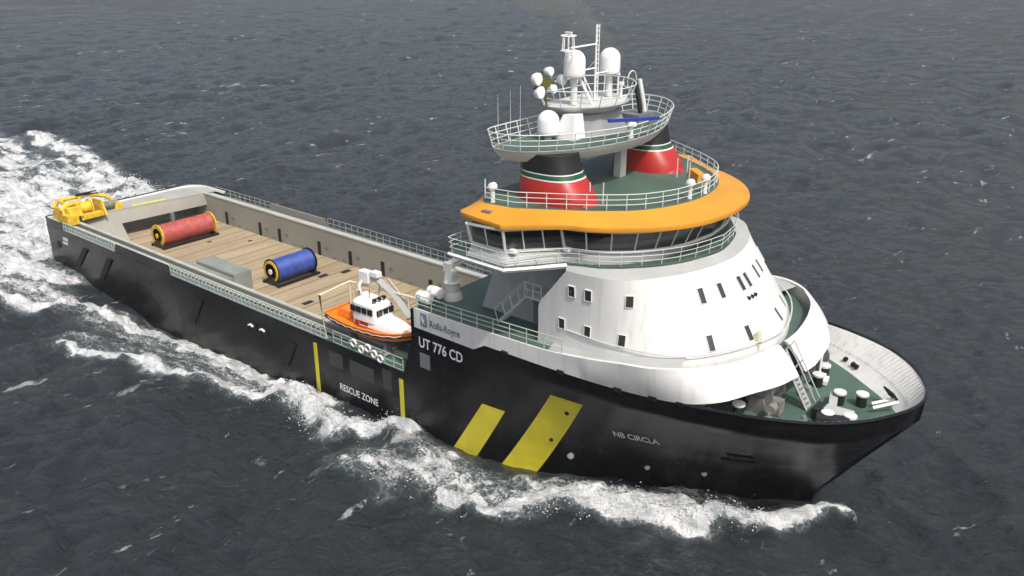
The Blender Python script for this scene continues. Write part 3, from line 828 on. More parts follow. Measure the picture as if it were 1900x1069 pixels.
# ================================================================== hull markings and fittings
def hull_patch(corners, mat, name, nu=10, nv=8, off=.03, lab=None):
    """corners TL,TR,BR,BL as (x,z) on the starboard side"""
    q = MB(); g = []
    for j in range(nv+1):
        row = []
        for i in range(nu+1):
            u, v = i/nu, j/nv
            x = (1-v)*((1-u)*corners[0][0]+u*corners[1][0]) + v*((1-u)*corners[3][0]+u*corners[2][0])
            z = (1-v)*((1-u)*corners[0][1]+u*corners[1][1]) + v*((1-u)*corners[3][1]+u*corners[2][1])
            row.append((x, -hull_b(x, z)-off, z))
        g.append(row)
    q.loft(g, False); o = q.build(name, mat, hull)
    if lab: o['label'] = lab
    return o
YM1 = [(67.2,4.9),(69.15,4.86),(66.4,0),(64.05,-.3)]
YM2 = [(73.15,7.6),(75.6,7.58),(71.1,0),(68.5,.05)]
hull_patch(YM1, M['yellow'], 'yellow_stripe', 10, 16)
hull_patch(YM2, M['yellow'], 'yellow_stripe', 10, 20)
for x0, z1 in ((48.6, 4.2), (59.0, 4.2)):
    q = MB(); q.box((x0,-10.02,(z1-1.6)/2), (.42,.06,z1+1.6)); q.build('yellow_stripe', M['yellow'], hull)

def hull_text(body, x0, z0, size, mat, name, xs=1.0, bold=0.0, slope=0.0, off=.035):
    vs, fs = text_mesh(body, size, 0, xs, bold)
    q = MB(); q.add([(x0+v[0], -hull_b(x0+v[0], z0+v[1]+slope*v[0])-off, z0+v[1]+slope*v[0]) for v in vs], fs)
    return q.build(name, mat, hull)
hull_text('UT 776 CD', 61.15, 7.72, 1.15, M['bright'], 'hull_lettering', .80, .022, -.01, .05)
hull_text('RESCUE ZONE', 51.5, .82, .86, M['bright'], 'hull_lettering', .84, .012, 0, .06)
hull_text('NB CIRCLA', 77.2, 5.15, .80, M['rail'], 'hull_lettering', .74, .010, .03)
# maker's name on the white plating
def flat_text(body, x0, z0, size, mat, name, xs, bold, parent, y=-10.035):
    vs, fs = text_mesh(body, size, 0, xs, bold); q = MB()
    q.add([(x0+v[0], y, z0+v[1]) for v in vs], fs); return q.build(name, mat, parent)
flat_text('Rolls-Royce', 62.35, 9.62, .78, M['dgrey'], 'plating_lettering', .80, .012, ship, -10.05)
q = MB(); q.box((61.75,-10.02,9.98), (.62,.05,1.05)); emb = q.build('emblem', M['slate'], ship)
flat_text('R', 61.50, 9.88, .60, M['bright'], 'emblem_letter', .8, .012, emb, -10.06)
flat_text('R', 61.60, 9.66, .60, M['bright'], 'emblem_letter', .8, .012, emb, -10.065)

# freeing ports with fairleads amidships, slanted fender marks, side doors and shell openings
for x in (39.5, 41.2):
    q = MB(); q.box((x,-10.02,3.15), (1.25,.06,.8)); fp = q.build('fairlead', M['hole'], hull)
    q = MB(); q.tube([(x-.35,-10.1,3.2),(x,-10.12,3.35),(x+.35,-10.1,3.2)], .10, 6); q.build('fairlead_roller', M['bright'], fp)
for (xa, za, xb, zb) in ((9.0,3.8,6.4,1.2),(14.3,3.8,11.7,.9),(31.3,3.6,29.5,.7),(45.5,3.2,44.1,.7)):
    q = MB(); q.loft([[(xa-.5,-10.02,za),(xa+.5,-10.02,za),(xa+.5,-10.14,za),(xa-.5,-10.14,za)],[(xb-.45,-10.02,zb),(xb+.45,-10.02,zb),(xb+.45,-10.14,zb),(xb-.45,-10.14,zb)]], True, True, True); q.build('slanted_fender', M['hole'], hull)
for (x, z, w_, h_, m_) in ((51.2,3.4,1.7,1.3,'shell'),(54.4,3.35,2.9,1.3,'shell'),(57.4,3.6,1.0,1.7,'shell'),(58.4,3.2,.9,1.5,'hole')):
    q = MB(); q.box((x,-10.015,z), (w_,.05,h_)); q.build('shell_door', M[m_], hull)
q = MB(); q.box((61.7,-10.015,6.6), (1.0,.04,1.2)); q.build('shell_door', M['dgrey'], hull)
for (x, z, w_, h_) in ((85.1,5.45,1.6,.36),(84.8,4.75,1.95,.42)):
    hull_patch([(x-w_/2,z+h_/2),(x+w_/2,z+h_/2),(x+w_/2,z-h_/2),(x-w_/2,z-h_/2)], M['hole'], 'anchor_pocket', 10, 4, .09)
for (x, z, m_, s_) in ((73.65,2.2,'rail',.28),(78.8,2.44,'grey',.2),(82.4,2.77,'grey',.2),(76.0,3.4,'hole',.2),(80.9,3.65,'hole',.2),(74.16,6.34,'hole',.17),(72.5,3.4,'hole',.17)):
    q = MB(); b_ = -hull_b(x, z)
    q.lathe([(s_,-.05),(s_,.06)], (x, b_-.02, z), 12, 'Y'); q.build('hull_fitting', M[m_], hull)
q = MB()
q.box((4.3,-10.02,3.9), (1.1,.05,.35)); q.box((4.1,-10.02,3.4), (1.1,.05,.3)); q.build('draught_plate', M['rail'], hull)
q = MB(); q.lathe([(.42,-.03),(.42,.05)], (2.4,-10.02,2.9), 14, 'Y'); q.build('mooring_port', M['hole'], hull)
# scuppers along the white line
for x in (74.2, 78.4, 80.7, 82.4, 69.5):
    q = MB(); q.box((x, -hull_b(x, 9.7)-.06, sheer(x)+.03), (.5,.24,.26)); q.build('scupper', M['black'], ship)

# ================================================================== foredeck gear
q = MB()
q.lathe([(.95,-.95),(.95,-.85),(.6,-.83),(.6,.83),(.95,.85),(.95,.95)], (85.3,-3.2,9.45), 20, 'Y')
q.lathe([(.5,0),(.5,.7)], (85.3,-2.2,9.4), 14, 'Y')
for y in (-4.3,-2.1): q.box((85.3,y,8.8), (1.4,.22,1.1), top=(.6,1))
q.box((86.3,-3.6,8.8), (.7,.8,.9)); q.lathe([(.35,-.3),(.35,.3)], (86.4,-4.6,9.1), 12, 'Y')
w1 = q.build('anchor_windlass', M['chrome'], ship, True)
q = MB()
q.lathe([(.8,-.7),(.8,-.6),(.45,-.58),(.45,.58),(.8,.6),(.8,.7)], (85.8,3.6,9.3), 18, 'Y')
for y in (2.7,4.5): q.box((85.8,y,8.8), (1.3,.2,1.0), top=(.6,1))
q.build('anchor_windlass', M['chrome'], ship, True)
for (x, y, a_, b_, c_) in ((84.2,-1.2,.9,.6,.7),(83.8,1.8,1.1,.8,.9),(86.9,-.2,.5,.9,.5),(86.4,-5.0,.8,.35,.45),(88.2,-3.9,.5,.5,.4),(85.2,5.6,.7,.6,.6)):
    q = MB(); q.box((x,y,8.3+c_/2), (a_,b_,c_), rz=x, top=(.8,.85)); q.lathe([(b_*.3,c_),(b_*.3,c_+.2),(b_*.2,c_+.28)], (x,y,8.3), 10); q.build('deck_machinery', M['dgrey'] if y < 0 else M['black'], ship)
# platform with bollards near the stem
q = MB(); q.loft([[(88.2,-1.6,8.32),(90.4,-1.0,8.32),(90.9,-2.6,8.32),(89.0,-3.0,8.32)],[(88.4,-1.6,8.95),(90.3,-1.1,8.8),(90.7,-2.4,8.8),(89.1,-2.8,8.95)]], True, False, True)
q.box((88.9,-1.0,8.8), (.5,2.6,.25), rz=.3); q.build('bow_winch_base', M['grey'], ship)
q = MB(); q.box((89.75,-3.35,8.75), (1.9,.75,.85), rz=.32); q.box((88.5,-2.3,8.7), (.5,1.2,.7)); q.build('bow_winch', M['black'], ship)
for (x, y) in ((89.3,-3.0),(90.5,-2.5),(88.9,.1),(90.1,.75),(86.7,3.2),(86.9,1.6),(84.6,-5.4)):
    q = MB(); q.lathe([(.34,0),(.34,.75)], (x,y,8.3), 16); bo = q.build('bollard', M['black'], ship, True)
    q = MB(); q.lathe([(.40,.75),(.42,.8),(.40,.9),(.2,.93)], (x,y,8.3), 16); q.build('bollard_cap', M['rail'], bo, True)
q = MB(); q.tube([(91.0,.2,8.7),(92.2,1.2,9.1)], .12, 5); q.tube([(90.7,.9,8.6),(91.9,1.8,9.0)], .12, 5); q.build('bow_roller', M['bright'], ship)
q = MB(); q.box((91.55,1.75,9.2), (1.0,.12,.85), rot=Matrix.Rotation(R(-38),3,'Z') @ Matrix.Rotation(R(38),3,'X')); q.build('mooring_opening', M['hole'], ship)
for t in (87.2, 87.9, 88.2):
    q = MB(); yy = float(np.interp(t, f0[:40,0], -f0[:40,1])); q.lathe([(.16,-.1),(.16,.1)], (t, yy+.5, 8.75), 10, 'Y'); q.build('mooring_opening', M['hole'], ship)
for (x, y) in ((86.2,4.6),(86.8,2.9),(87.2,2.2)):
    q = MB(); q.box((x,y,8.55), (.35,.9,.3), rz=.2); q.build('mooring_chock', M['bright'], ship)
q = MB(); q.tube([(86.6,2.6,8.3),(86.6,2.6,10.6)], .09, 6); q.build('mooring_fitting', M['bright'], ship)
# stairs from ledge to foredeck
q = MB(); a0, a1 = Vector((87.7,-1.75,8.32)), Vector((85.6,-1.6,11.6))
for off in (-.34,.34):
    q.tube([a0+Vector((0,off,0)), a1+Vector((0,off,0))], .08, 4); q.tube([a0+Vector((.45,off,.8)), a1+Vector((.45,off,.8))], .04, 5)
    for k in range(4):
        p = a0.lerp(a1, k/3)+Vector((0,off,0)); q.tube([p, p+Vector((.45,0,.8))], .035, 4)
for k in range(12): q.box(a0.lerp(a1, (k+.5)/12), (.24,.66,.05))
q.build('bow_stairway', M['grey'], ship)
q = MB(); q.box((83.95,-2.0,12.1), (.5,.7,1.3), top=(.3,.5)); q.build('searchlight_post', M['cream'], ship)

# ================================================================== boat davit (ship part)
q = MB()
q.tube([(49.85,-9.75,4.93),(49.85,-10.1,8.9),(49.9,-6.9,9.15),(55.9,-5.9,9.05),(59.6,-5.6,9.0)], .105, 7)
q.tube([(49.9,-6.9,9.15),(49.9,-6.9,4.93)], .09, 7); q.tube([(55.9,-5.9,9.05),(55.9,-5.9,4.93)], .09, 7)
davit_frame = q.build('davit_frame', M['cream'], ship, True)
q = MB()
q.lathe([(.5,0),(.42,.4),(.42,2.2)], (56.2,-6.0,4.93), 14)
q.tube([(56.2,-6.0,7.3),(54.4,-6.1,8.9),(52.4,-6.4,10.2)], .34, 4)
q.tube([(56.0,-5.7,7.9),(53.5,-5.8,9.9)], .10, 5)
dc = q.build('davit_crane', M['wall'], ship)
q = MB(); q.box((51.7,-6.6,10.0), (1.1,.7,.9)); q.tube([(51.5,-7.0,9.6),(51.5,-7.4,8.9)], .12, 6); q.box((52.8,-6.5,10.4), (.8,.6,.4)); q.tube([(51.6,-7.4,9.5),(52.6,-7.9,8.9)], .06, 5); q.build('davit_head', M['bright'], dc)
for x in (52.0, 56.2):
    q = MB(); q.loft([[(x-.15,-9.3,4.93),(x+.15,-9.3,4.93),(x+.15,-6.6,4.93),(x-.15,-6.6,4.93)],[(x-.12,-8.9,6.1),(x+.12,-8.9,6.1),(x+.12,-7.1,6.1),(x-.12,-7.1,6.1)]], True, True, True); q.build('boat_cradle', M['dgrey'], ship)
# lifebuoys and fittings on the recess railing
for k, (x, z) in enumerate(((53.7,5.75),(54.6,5.45),(55.4,5.8),(56.1,5.5),(56.8,5.3))):
    q = MB(); ring_ = [(x+.28*math.cos(a), -10.08, z+.28*math.sin(a)) for a in np.linspace(0, 2*math.pi, 15)[:-1]]
    q.tube(ring_, .09, 6, closed=True); o = q.build('lifebuoy', M['bright'], None, True)
    o['label'] = 'white ring lifebuoy hung in a cluster on the low side railing below the orange boat'; o['category'] = 'lifebuoy'; o['group'] = 'white lifebuoys on the side railing'
q = MB(); q.tube([(50.5,-6.6,4.93),(50.5,-6.6,8.6)], .18, 8); q.build('davit_post', M['cream'], ship)

# ================================================================== rescue boat
boat = empty('rescue_boat', (54.0,-8.0,5.9), 'small orange rescue boat with white cabin stowed under the davit on the ship\'s side', 'rescue boat')
stn = []    # x, half breadth, z gunwale, z chine, z keel
prof = [(49.4,1.35,7.05,6.55,6.2),(50.5,1.55,6.98,6.4,6.05),(52,1.68,6.95,6.3,6.0),(54,1.70,6.98,6.3,6.0),(56,1.55,7.08,6.4,6.02),(57.4,1.15,7.22,6.55,6.1),(58.4,.6,7.4,6.8,6.3),(59.0,.06,7.55,7.1,6.75)]
XS = np.linspace(49.4, 59.0, 26)
P_ = np.array(prof); ip = lambda x, k: float(np.interp(x, P_[:, 0], P_[:, k]))
def bsec(x, s=1):
    b, zg, zc, zk = ip(x,1), ip(x,2), ip(x,3), ip(x,4)
    return [(x,-8-b,zg),(x,-8-b*.98,(zg+zc)/2),(x,-8-b*.88,zc),(x,-8-b*.45,(zc+zk)/2-.05),(x,-8,zk),(x,-8+b*.45,(zc+zk)/2-.05),(x,-8+b*.88,zc),(x,-8+b*.98,(zg+zc)/2),(x,-8+b,zg)]
q = MB(); q.loft([bsec(x) for x in XS], False); q.add(bsec(XS[0]), [tuple(range(9))]); bh = q.build('hull', M['borange'], boat, True)
q = MB()
bot = [[(p[0]-0, -8+(p[1]+8)*1.015, p[2]-.012) for p in bsec(x)[2:7]] for x in XS]
q.loft(bot, False); q.build('bottom', M['black'], bh, True)
q = MB(); q.tube([(x,-8-ip(x,1)-.03,ip(x,2)-.32) for x in XS], .07, 6); q.tube([(x,-8+ip(x,1)+.03,ip(x,2)-.32) for x in XS], .07, 6); q.build('fender_strip', M['black'], bh, True)
q = MB(); q.loft([[(x,-8-ip(x,1)*.97,ip(x,2)-.14),(x,-8+ip(x,1)*.97,ip(x,2)-.14)] for x in XS], False); q.build('deck', M['borange'], boat)
q = MB(); q.tube([(x,-8-ip(x,1),ip(x,2)) for x in XS], .06, 6); q.tube([(x,-8+ip(x,1),ip(x,2)) for x in XS], .06, 6); q.tube([(49.4,-9.35,7.05),(49.4,-6.65,7.05)], .06, 6); q.build('gunwale', M['borange'], boat, True)
def rr(x0, x1, b0, b1, z, n=20, p=4):
    cx, a = (x0+x1)/2, (x1-x0)/2; o = []
    for k in range(n):
        t = 2*math.pi*k/n; c_, s_ = math.cos(t), math.sin(t)
        xx = cx + a*math.copysign(abs(c_)**(2/p), c_); bb = b0+(b1-b0)*(xx-x0)/(x1-x0)
        o.append((xx, -8 + bb*math.copysign(abs(s_)**(2/p), s_), z))
    return o
q = MB(); q.loft([rr(52.3,58.0,1.3,.75,6.95), rr(52.3,57.9,1.28,.7,7.45), rr(52.4,57.5,1.15,.5,7.72), rr(52.8,56.5,.8,.3,7.80)], True, False, True); fcn = q.build('foredeck_canopy', M['bright'], boat, True)
q = MB(); q.loft([rr(52.3,55.6,1.22,1.1,7.4), rr(52.35,55.3,1.15,1.0,8.75), rr(52.5,55.1,1.0,.85,8.9)], True, False, True); cabn = q.build('cabin', M['bright'], boat, True)
for sg in (-1,1):
    for k in range(4):
        x = 52.85+k*.62; bb = 1.19-.045*k
        q = MB(); q.box((x,-8+sg*(bb-.0),8.32), (.50,.12,.5)); q.build('cabin_window', M['glass'], cabn)
for y in (-.6,0,.6):
    q = MB(); q.box((55.38,-8+y,8.3), (.14,.5,.5)); q.build('cabin_window', M['glass'], cabn)
q = MB(); q.lathe([(.3,0),(.32,.12),(.25,.3),(.05,.36)], (53.0,-7.9,8.95), 12); q.build('cabin_radar', M['bright'], cabn, True)
q = MB(); q.tube([(54.6,-8.6,8.9),(54.6,-8.6,9.25),(54.6,-7.4,9.25),(54.6,-7.4,8.9)], .05, 5)
for y in (-8.5,-8.0,-7.5): q.lathe([(.13,-.15),(.16,.1)], (54.75,y,9.2), 8, 'X')
q.tube([(53.6,-8,8.9),(53.6,-8,9.7)], .03, 4); q.build('light_bar', M['black'], cabn)
q = MB(); q.box((54.2,-9.33,7.35), (1.0,.04,.28)); q.box((53.4,-9.33,7.25), (.4,.04,.4)); q.build('cabin_marking', M['red'], fcn)
q = MB()
for sg in (-1, 1): q.tube([(x, -8+sg*(ip(x,1)+.05), ip(x,2)-.16-.10*(i % 2)) for i, x in enumerate(np.linspace(50, 58, 17))], .025, 4)
q.build('grab_line', M['bright'], bh)
q = MB(); q.tube([(54.0,-7.4,8.9),(54.0,-7.2,9.9),(52.4,-6.7,10.0)], .03, 4); q.build('lifting_wire', M['black'], boat)
q = MB(); q.box((51.0,-8,7.15), (1.5,1.5,.55), top=(.85,.85)); q.build('engine_box', M['borange'], boat)

# ================================================================== cable reels
def reel(loc, length, rad, drum_mat, end_mat, label, wraps):
    x, y, z = loc
    ro_ = 1.0 if wraps else .86
    root = empty('cable_reel', (x, y, z), label, 'reel', 'big cable reels on the timber deck')
    cz = z + rad + .12
    q = MB(); pr = []
    n = 44 if wraps else 36
    for k in range(n+1):
        yy = -length/2 + .15 + (length-.3)*k/n
        pr.append((rad*.86 + (.055 if k % 2 else 0), yy)); 
    q.lathe(pr, (x, y, cz), 40, 'Y'); q.build('drum', drum_mat, root, True)
    for sg in (-1, 1):
        q = MB(); yy = y + sg*length/2
        q.lathe([(rad*.66,-.07),(rad*ro_,-.07),(rad*ro_,.07),(rad*.66,.07),(rad*.66,-.07)], (x, yy, cz), 40, 'Y')
        pass
        fl = q.build('flange', end_mat, root, True)
        q = MB(); q.lathe([(rad*.22,-.16),(rad*.22,.16)], (x, yy, cz), 16, 'Y'); q.build('hub', M['bright'] if wraps == 0 else M['myellow'], fl, True)
        q = MB(); q.lathe([(rad*(.68 if wraps else 1.0),-.03),(rad*(.68 if wraps else 1.0),.03)], (x, yy-sg*.06, cz), 32, 'Y'); q.build('hub_disc', M['black'], fl)
        q = MB()
        q.loft([[(x-rad*.95,yy-.14,z+.02),(x+rad*.95,yy-.14,z+.02),(x+rad*.95,yy+.14,z+.02),(x-rad*.95,yy+.14,z+.02)],
                [(x-.25,yy-.12,cz-rad*.35),(x+.25,yy-.12,cz-rad*.35),(x+.25,yy+.12,cz-rad*.35),(x-.25,yy+.12,cz-rad*.35)]], True, True, True)
        q.build('stand', M['black'], root)
    q = MB()
    for sx in (-1,1): q.box((x+sx*rad*.9, y, z+.14), (.25, length+.5, .26))
    q.build('skid', M['black'], root)
    return root
reel((10.5, 1.2, 2.2), 6.9, 1.32, M['reelred'], M['myellow'], 'large red cable reel with yellow end flanges on the after end of the timber deck', 1)
reel((30.5, 1.35, 2.2), 5.0, 1.34, M['reelblue'], M['myellow'], 'large blue cable reel with thin yellow end rings on the middle of the timber deck', 0)
for o in list(bpy.data.objects):
    if o.name.startswith('hub_disc') and '_' in o.name: pass

# ================================================================== WATER
def hashn(ix, iy, seed):
    h = (ix.astype(np.int64)*374761393 + iy.astype(np.int64)*668265263 + seed*1442695041) & 0x7fffffff
    h = (h ^ (h >> 13)) * 1274126177 & 0x7fffffff
    return ((h ^ (h >> 16)) & 0xffff) / 65535.0
def vnoise(x, y, seed=0):
    ix, iy = np.floor(x), np.floor(y); fx, fy = x-ix, y-iy
    fx = fx*fx*(3-2*fx); fy = fy*fy*(3-2*fy)
    a = hashn(ix, iy, seed); b = hashn(ix+1, iy, seed); c = hashn(ix, iy+1, seed); d_ = hashn(ix+1, iy+1, seed)
    return (a*(1-fx)+b*fx)*(1-fy) + (c*(1-fx)+d_*fx)*fy
def fbm(x, y, o=4, seed=0):
    s = 0; a = .5; t = 0
    for k in range(o):
        s = s + a*vnoise(x, y, seed+k*17); t += a; a *= .5; x = x*2.03+13.1; y = y*2.03-7.7
    return s/t
def axis_pts(segs):
    out = [segs[0][0]]
    for (a, b, s0, s1) in segs:
        x = a; 
        while x < b-1e-6:
            t = (x-a)/(b-a); st = s0*(s1/s0)**t; x += st; out.append(min(x, b))
    return np.array(sorted(set(np.round(out, 4))))
ax = axis_pts([(-2600,-700,300,30),(-700,-150,30,1.1),(-150,-50,1.1,.42),(-50,108,.30,.30),(108,180,.4,1.6),(180,1800,6,300)])
ay = axis_pts([(-1500,-90,300,6),(-90,-42,2,.4),(-42,14,.26,.26),(14,60,.35,.8),(60,300,.8,2.2),(300,700,2.2,9),(700,3000,20,300)])
X, Y = np.meshgrid(ax, ay, indexing='ij')
dxc = np.gradient(ax)[:, None]*np.ones_like(Y); dyc = np.gradient(ay)[None, :]*np.ones_like(X)
cell = np.maximum(dxc, dyc)
rng = np.random.RandomState(4)
Z = np.full(X.shape, 0.0); cap = np.zeros(X.shape)
wind = R(205)
XX = X + 1.5*(fbm(X/9, Y/9, 2, 5)-.5)*2; YY = Y + 1.5*(fbm(X/9+40, Y/9, 2, 6)-.5)*2
for k in range(64):
    lam = 1.3*(34/1.3)**rng.rand(); th = wind + rng.randn()*R(38)
    kk = 2*math.pi/lam; amp = .0190*lam**.52*(.6+.8*rng.rand())
    ph = rng.rand()*6.28
    wgt = np.clip((lam/cell-2.5)/2.5, 0, 1)
    a = kk*(XX*math.cos(th)+YY*math.sin(th))+ph
    s = np.sin(a)
    Z += wgt*amp*(s + .28*np.cos(2*a))
gust = fbm(X/38, Y/38, 3, 9)
Z *= (.75+.7*(gust-.3))
Z += (fbm(X/1.15, Y/.8, 4, 12)-.5)*.30*np.clip((1.6-cell)/1.2, 0, 1)
cap = np.clip((Z-.30)/.5, 0, 1)*np.clip((fbm(X/7, Y/7, 3, 31)-.50)/.2, 0, 1)

def poly_d(pts, X, Y):
    """distance to polyline and parameter 0..1"""
    best = np.full(X.shape, 1e9); par = np.zeros(X.shape); sd = np.zeros(X.shape)
    n = len(pts)-1
    for i in range(n):
        (x0, y0), (x1, y1) = pts[i][:2], pts[i+1][:2]
        dx, dy = x1-x0, y1-y0; L2 = dx*dx+dy*dy
        t = np.clip(((X-x0)*dx+(Y-y0)*dy)/L2, 0, 1)
        dd = np.hypot(X-x0-t*dx, Y-y0-t*dy); m = dd < best
        best = np.where(m, dd, best); par = np.where(m, (i+t)/n, par)
    return best, par
foam = np.zeros(X.shape)
lift = np.zeros(X.shape)
wx_ = X + 1.8*(fbm(X/3.1, Y/3.1, 3, 51)-.5)*2; wy_ = Y + 1.8*(fbm(X/3.1+9, Y/3.1, 3, 52)-.5)*2
def band(pts, w0, w1, inten, up=0.0, mirror=True, sharp=0):
    global foam, lift
    for sg in ((1, -1) if mirror else (1,)):
        P = [(p[0], p[1]*sg) for p in pts]
        dd, pa = poly_d(P, wx_, wy_); w_ = w0+(w1-w0)*pa
        g = np.exp(-(dd/w_)**2)
        foam = np.maximum(foam, inten*g)
        dd2, pa = poly_d(P, X, Y)
        lift = lift + up*np.exp(-(dd2/(w_*1.1))**2)
# bow wave sheet and its crest
band([(89.6,.3),(88.4,-2.2),(86.9,-4.0),(84.4,-6.1),(81.5,-7.4),(78.5,-8.8),(76.2,-9.9)], .9, 1.5, 1.45, .6, mirror=False)
band([(86,4.6),(81,7.8),(76,10.2)], .8, 1.5, 1.3, .4, mirror=False)
band([(76.2,-9.9),(75.0,-12.0),(73.8,-13.0),(71.1,-13.9),(67.8,-15.2)], 1.5, .9, 1.25, .4)
band([(84,-4.2),(80,-6.6),(76,-8.6),(72,-10.4),(68,-11.6),(60,-11.4)], 1.5, 1.3, .80, .35)
band([(75,-11.0),(70,-12.6),(66.5,-14.4),(63.2,-16.2)], 1.9, 1.9, .84, .3)
band([(68,-12.5),(63.5,-14.2),(60.8,-15.6)], 2.6, 2.2, .92, .35)
# second crest amidships
band([(60.4,-10.7),(57.5,-12.0),(55.2,-13.4),(52.4,-13.2),(49.4,-11.9),(46,-11.4)], 1.2, 1.6, 1.5, .8)
# foam sheet hugging the side
band([(52,-11.2),(44,-11.1),(38,-11.3),(30,-11.1),(25,-11.3),(20,-12.2),(16,-13.0)], 1.3, 1.25, 1.35, .25, mirror=False)
band([(49,-12.2),(44.5,-14.2),(38,-15.2),(33,-16.4),(27,-19.4),(23.0,-19.9)], 1.3, .9, 1.15, .3, mirror=False)
band([(48,-12.4),(40,-13.2),(30,-13.6),(18,-14.0)], 2.0, 2.8, .76, mirror=False)
band([(40,-14.5),(30,-16.4),(22,-18.0)], 1.6, 2.2, .68, mirror=False)
# quarter waves
band([(20,-12.4),(16,-13.0),(13.4,-14.6),(11.6,-17.6),(7,-20.0),(0,-22),(-10,-25)], 1.2, 2.4, 1.1, .3, mirror=False)
band([(7,-11.6),(2,-12.5),(-6,-14.5),(-30,-20)], 2.2, 5.0, 1.05, .2, mirror=False)
band([(14,-15.0),(2,-17.0),(-12,-20)], 2.6, 5.0, .92, mirror=False)
# wake astern: turbulent core and bright shoulders
core = np.clip((.6-X)/2.0, 0, 1)*np.clip((13.5+.08*(-X)-np.abs(wy_+.5))/3.0, 0, 1)
streaky = fbm(X/5.0, Y/1.7, 4, 77)
foam = np.maximum(foam, core*(.98+1.3*(streaky-.47))*np.exp(-np.maximum(0,-X)/300))
band([(-1.5,-9.5),(-12,-12.0),(-30,-14.5),(-70,-20)], 2.2, 4.0, 1.2, .5, mirror=False)
band([(-2,9.5),(-10,11.6),(-22,13.2),(-41,16.3),(-55,18.6),(-74,21)], 1.6, 3.2, 1.05, .5, mirror=False)
band([(-1,-5),(-20,-4.5),(-60,-3)], 2.4, 4.6, 1.15, .35, mirror=False)
foam = np.where((X > 0.3) & (X < 88) & (np.abs(Y) < 9), foam, foam)

# mean level beside the hull: crest at the bow and shoulder, long trough along the side
absY = np.abs(Y)
lev = np.interp(X, [-60,-15,-2,4,10,16,22,33,41,47,53,58,63,75,88,92,100], [0,.15,.35,.1,-.6,-1.2,-1.9,-1.9,-1.4,-.8,-.5,-.25,.0,.25,.45,.2,0])
fall = np.exp(-(np.maximum(0, absY-10)/4.5)**2)
Z = Z*(1-.45*fall*((X > -2) & (X < 90))) + lev*fall
lumps = fbm(X/.95, Y/.95, 4, 91)
thick = np.clip(foam, 0, 1.1)
Z = Z + lift*(.55+.9*lumps) + thick*(lumps-.42)*.75*np.clip((1.4-cell)/.8, 0, 1)
nx, ny = X.shape
verts = np.c_[X.ravel(), Y.ravel(), Z.ravel()]
I = np.arange(nx*ny).reshape(nx, ny)
F = np.stack([I[:-1,:-1], I[1:,:-1], I[1:,1:], I[:-1,1:]], -1).reshape(-1, 4)
me = bpy.data.meshes.new('sea')
me.vertices.add(len(verts)); me.vertices.foreach_set('co', verts.ravel())
me.loops.add(F.size); me.loops.foreach_set('vertex_index', F.ravel())
me.polygons.add(len(F)); me.polygons.foreach_set('loop_start', np.arange(0, F.size, 4)); me.polygons.foreach_set('loop_total', np.full(len(F), 4))
me.polygons.foreach_set('use_smooth', np.ones(len(F), bool))
me.update(calc_edges=True); me.validate()
for nm, arr in (('foam', foam), ('cap', cap)):
    at = me.attributes.new(nm, 'FLOAT', 'POINT'); at.data.foreach_set('value', arr.ravel().astype(np.float32))
sea = bpy.data.objects.new('sea', me); C.objects.link(sea); tag(sea, 'dark grey choppy open sea streaked with white foam', 'sea', None, 'structure')

m, t, b = _nt('sea_water'); N = t.nodes.new; L = t.links.new
def mth(op, a, bb=None, cc=None, cl=False):
    n = N('ShaderNodeMath'); n.operation = op; n.use_clamp = cl
    for i, v in enumerate((a, bb, cc)):
        if v is None: continue
        if isinstance(v, (int, float)): n.inputs[i].default_value = v
        else: L(v, n.inputs[i])
    return n.outputs[0]
geo = N('ShaderNodeNewGeometry'); pos = geo.outputs['Position']
def noise(scale, detail, rough=.55, sc=(1,1,1), rot=0, dist=0.0):
    mp = N('ShaderNodeMapping'); mp.inputs['Scale'].default_value = sc; mp.inputs['Rotation'].default_value = (0,0,rot); L(pos, mp.inputs[0])
    n = N('ShaderNodeTexNoise'); n.inputs['Scale'].default_value = scale; n.inputs['Detail'].default_value = detail; n.inputs['Roughness'].default_value = rough
    n.inputs['Distortion'].default_value = dist
    L(mp.outputs[0], n.inputs['Vector']); return n.outputs[0]
fa = N('ShaderNodeAttribute'); fa.attribute_name = 'foam'; ca = N('ShaderNodeAttribute'); ca.attribute_name = 'cap'
n1 = noise(.9, 9, .68, (1,1,1), 0, .6); n2 = noise(4.2, 8, .7)
n4 = noise(1.0, 6, .62, (.28,1.1,1), 0, .4)
nn = mth('ADD', mth('MULTIPLY', n1, .36), mth('ADD', mth('MULTIPLY', n4, .30), mth('MULTIPLY', n2, .34)))
# foam where noise exceeds a threshold that falls as the foam density rises
thr = mth('SUBTRACT', .76, mth('MULTIPLY', fa.outputs['Fac'], .36))
ff = mth('DIVIDE', mth('SUBTRACT', nn, thr), .07, None, True)
# lacy foam
vo = N('ShaderNodeTexVoronoi'); vo.feature = 'DISTANCE_TO_EDGE'; vo.inputs['Scale'].default_value = 1.1
mpv = N('ShaderNodeVectorMath'); mpv.operation = 'ADD'; L(pos, mpv.inputs[0])
nz = N('ShaderNodeTexNoise'); nz.inputs['Scale'].default_value = .8; nz.inputs['Detail'].default_value = 4; L(pos, nz.inputs['Vector'])
sc_ = N('ShaderNodeVectorMath'); sc_.operation = 'SCALE'; sc_.inputs['Scale'].default_value = 1.6; L(nz.outputs['Color'], sc_.inputs[0]); L(sc_.outputs[0], mpv.inputs[1]); L(mpv.outputs[0], vo.inputs['Vector'])
lace = mth('MULTIPLY', mth('SUBTRACT', 1.0, mth('DIVIDE', vo.outputs['Distance'], .11, None, True)), mth('MULTIPLY', mth('SUBTRACT', fa.outputs['Fac'], .28), 1.1, None, True))
capn = noise(.42, 7, .66, (1,.42,1), R(28), .5); capp = noise(.045, 3, .5)
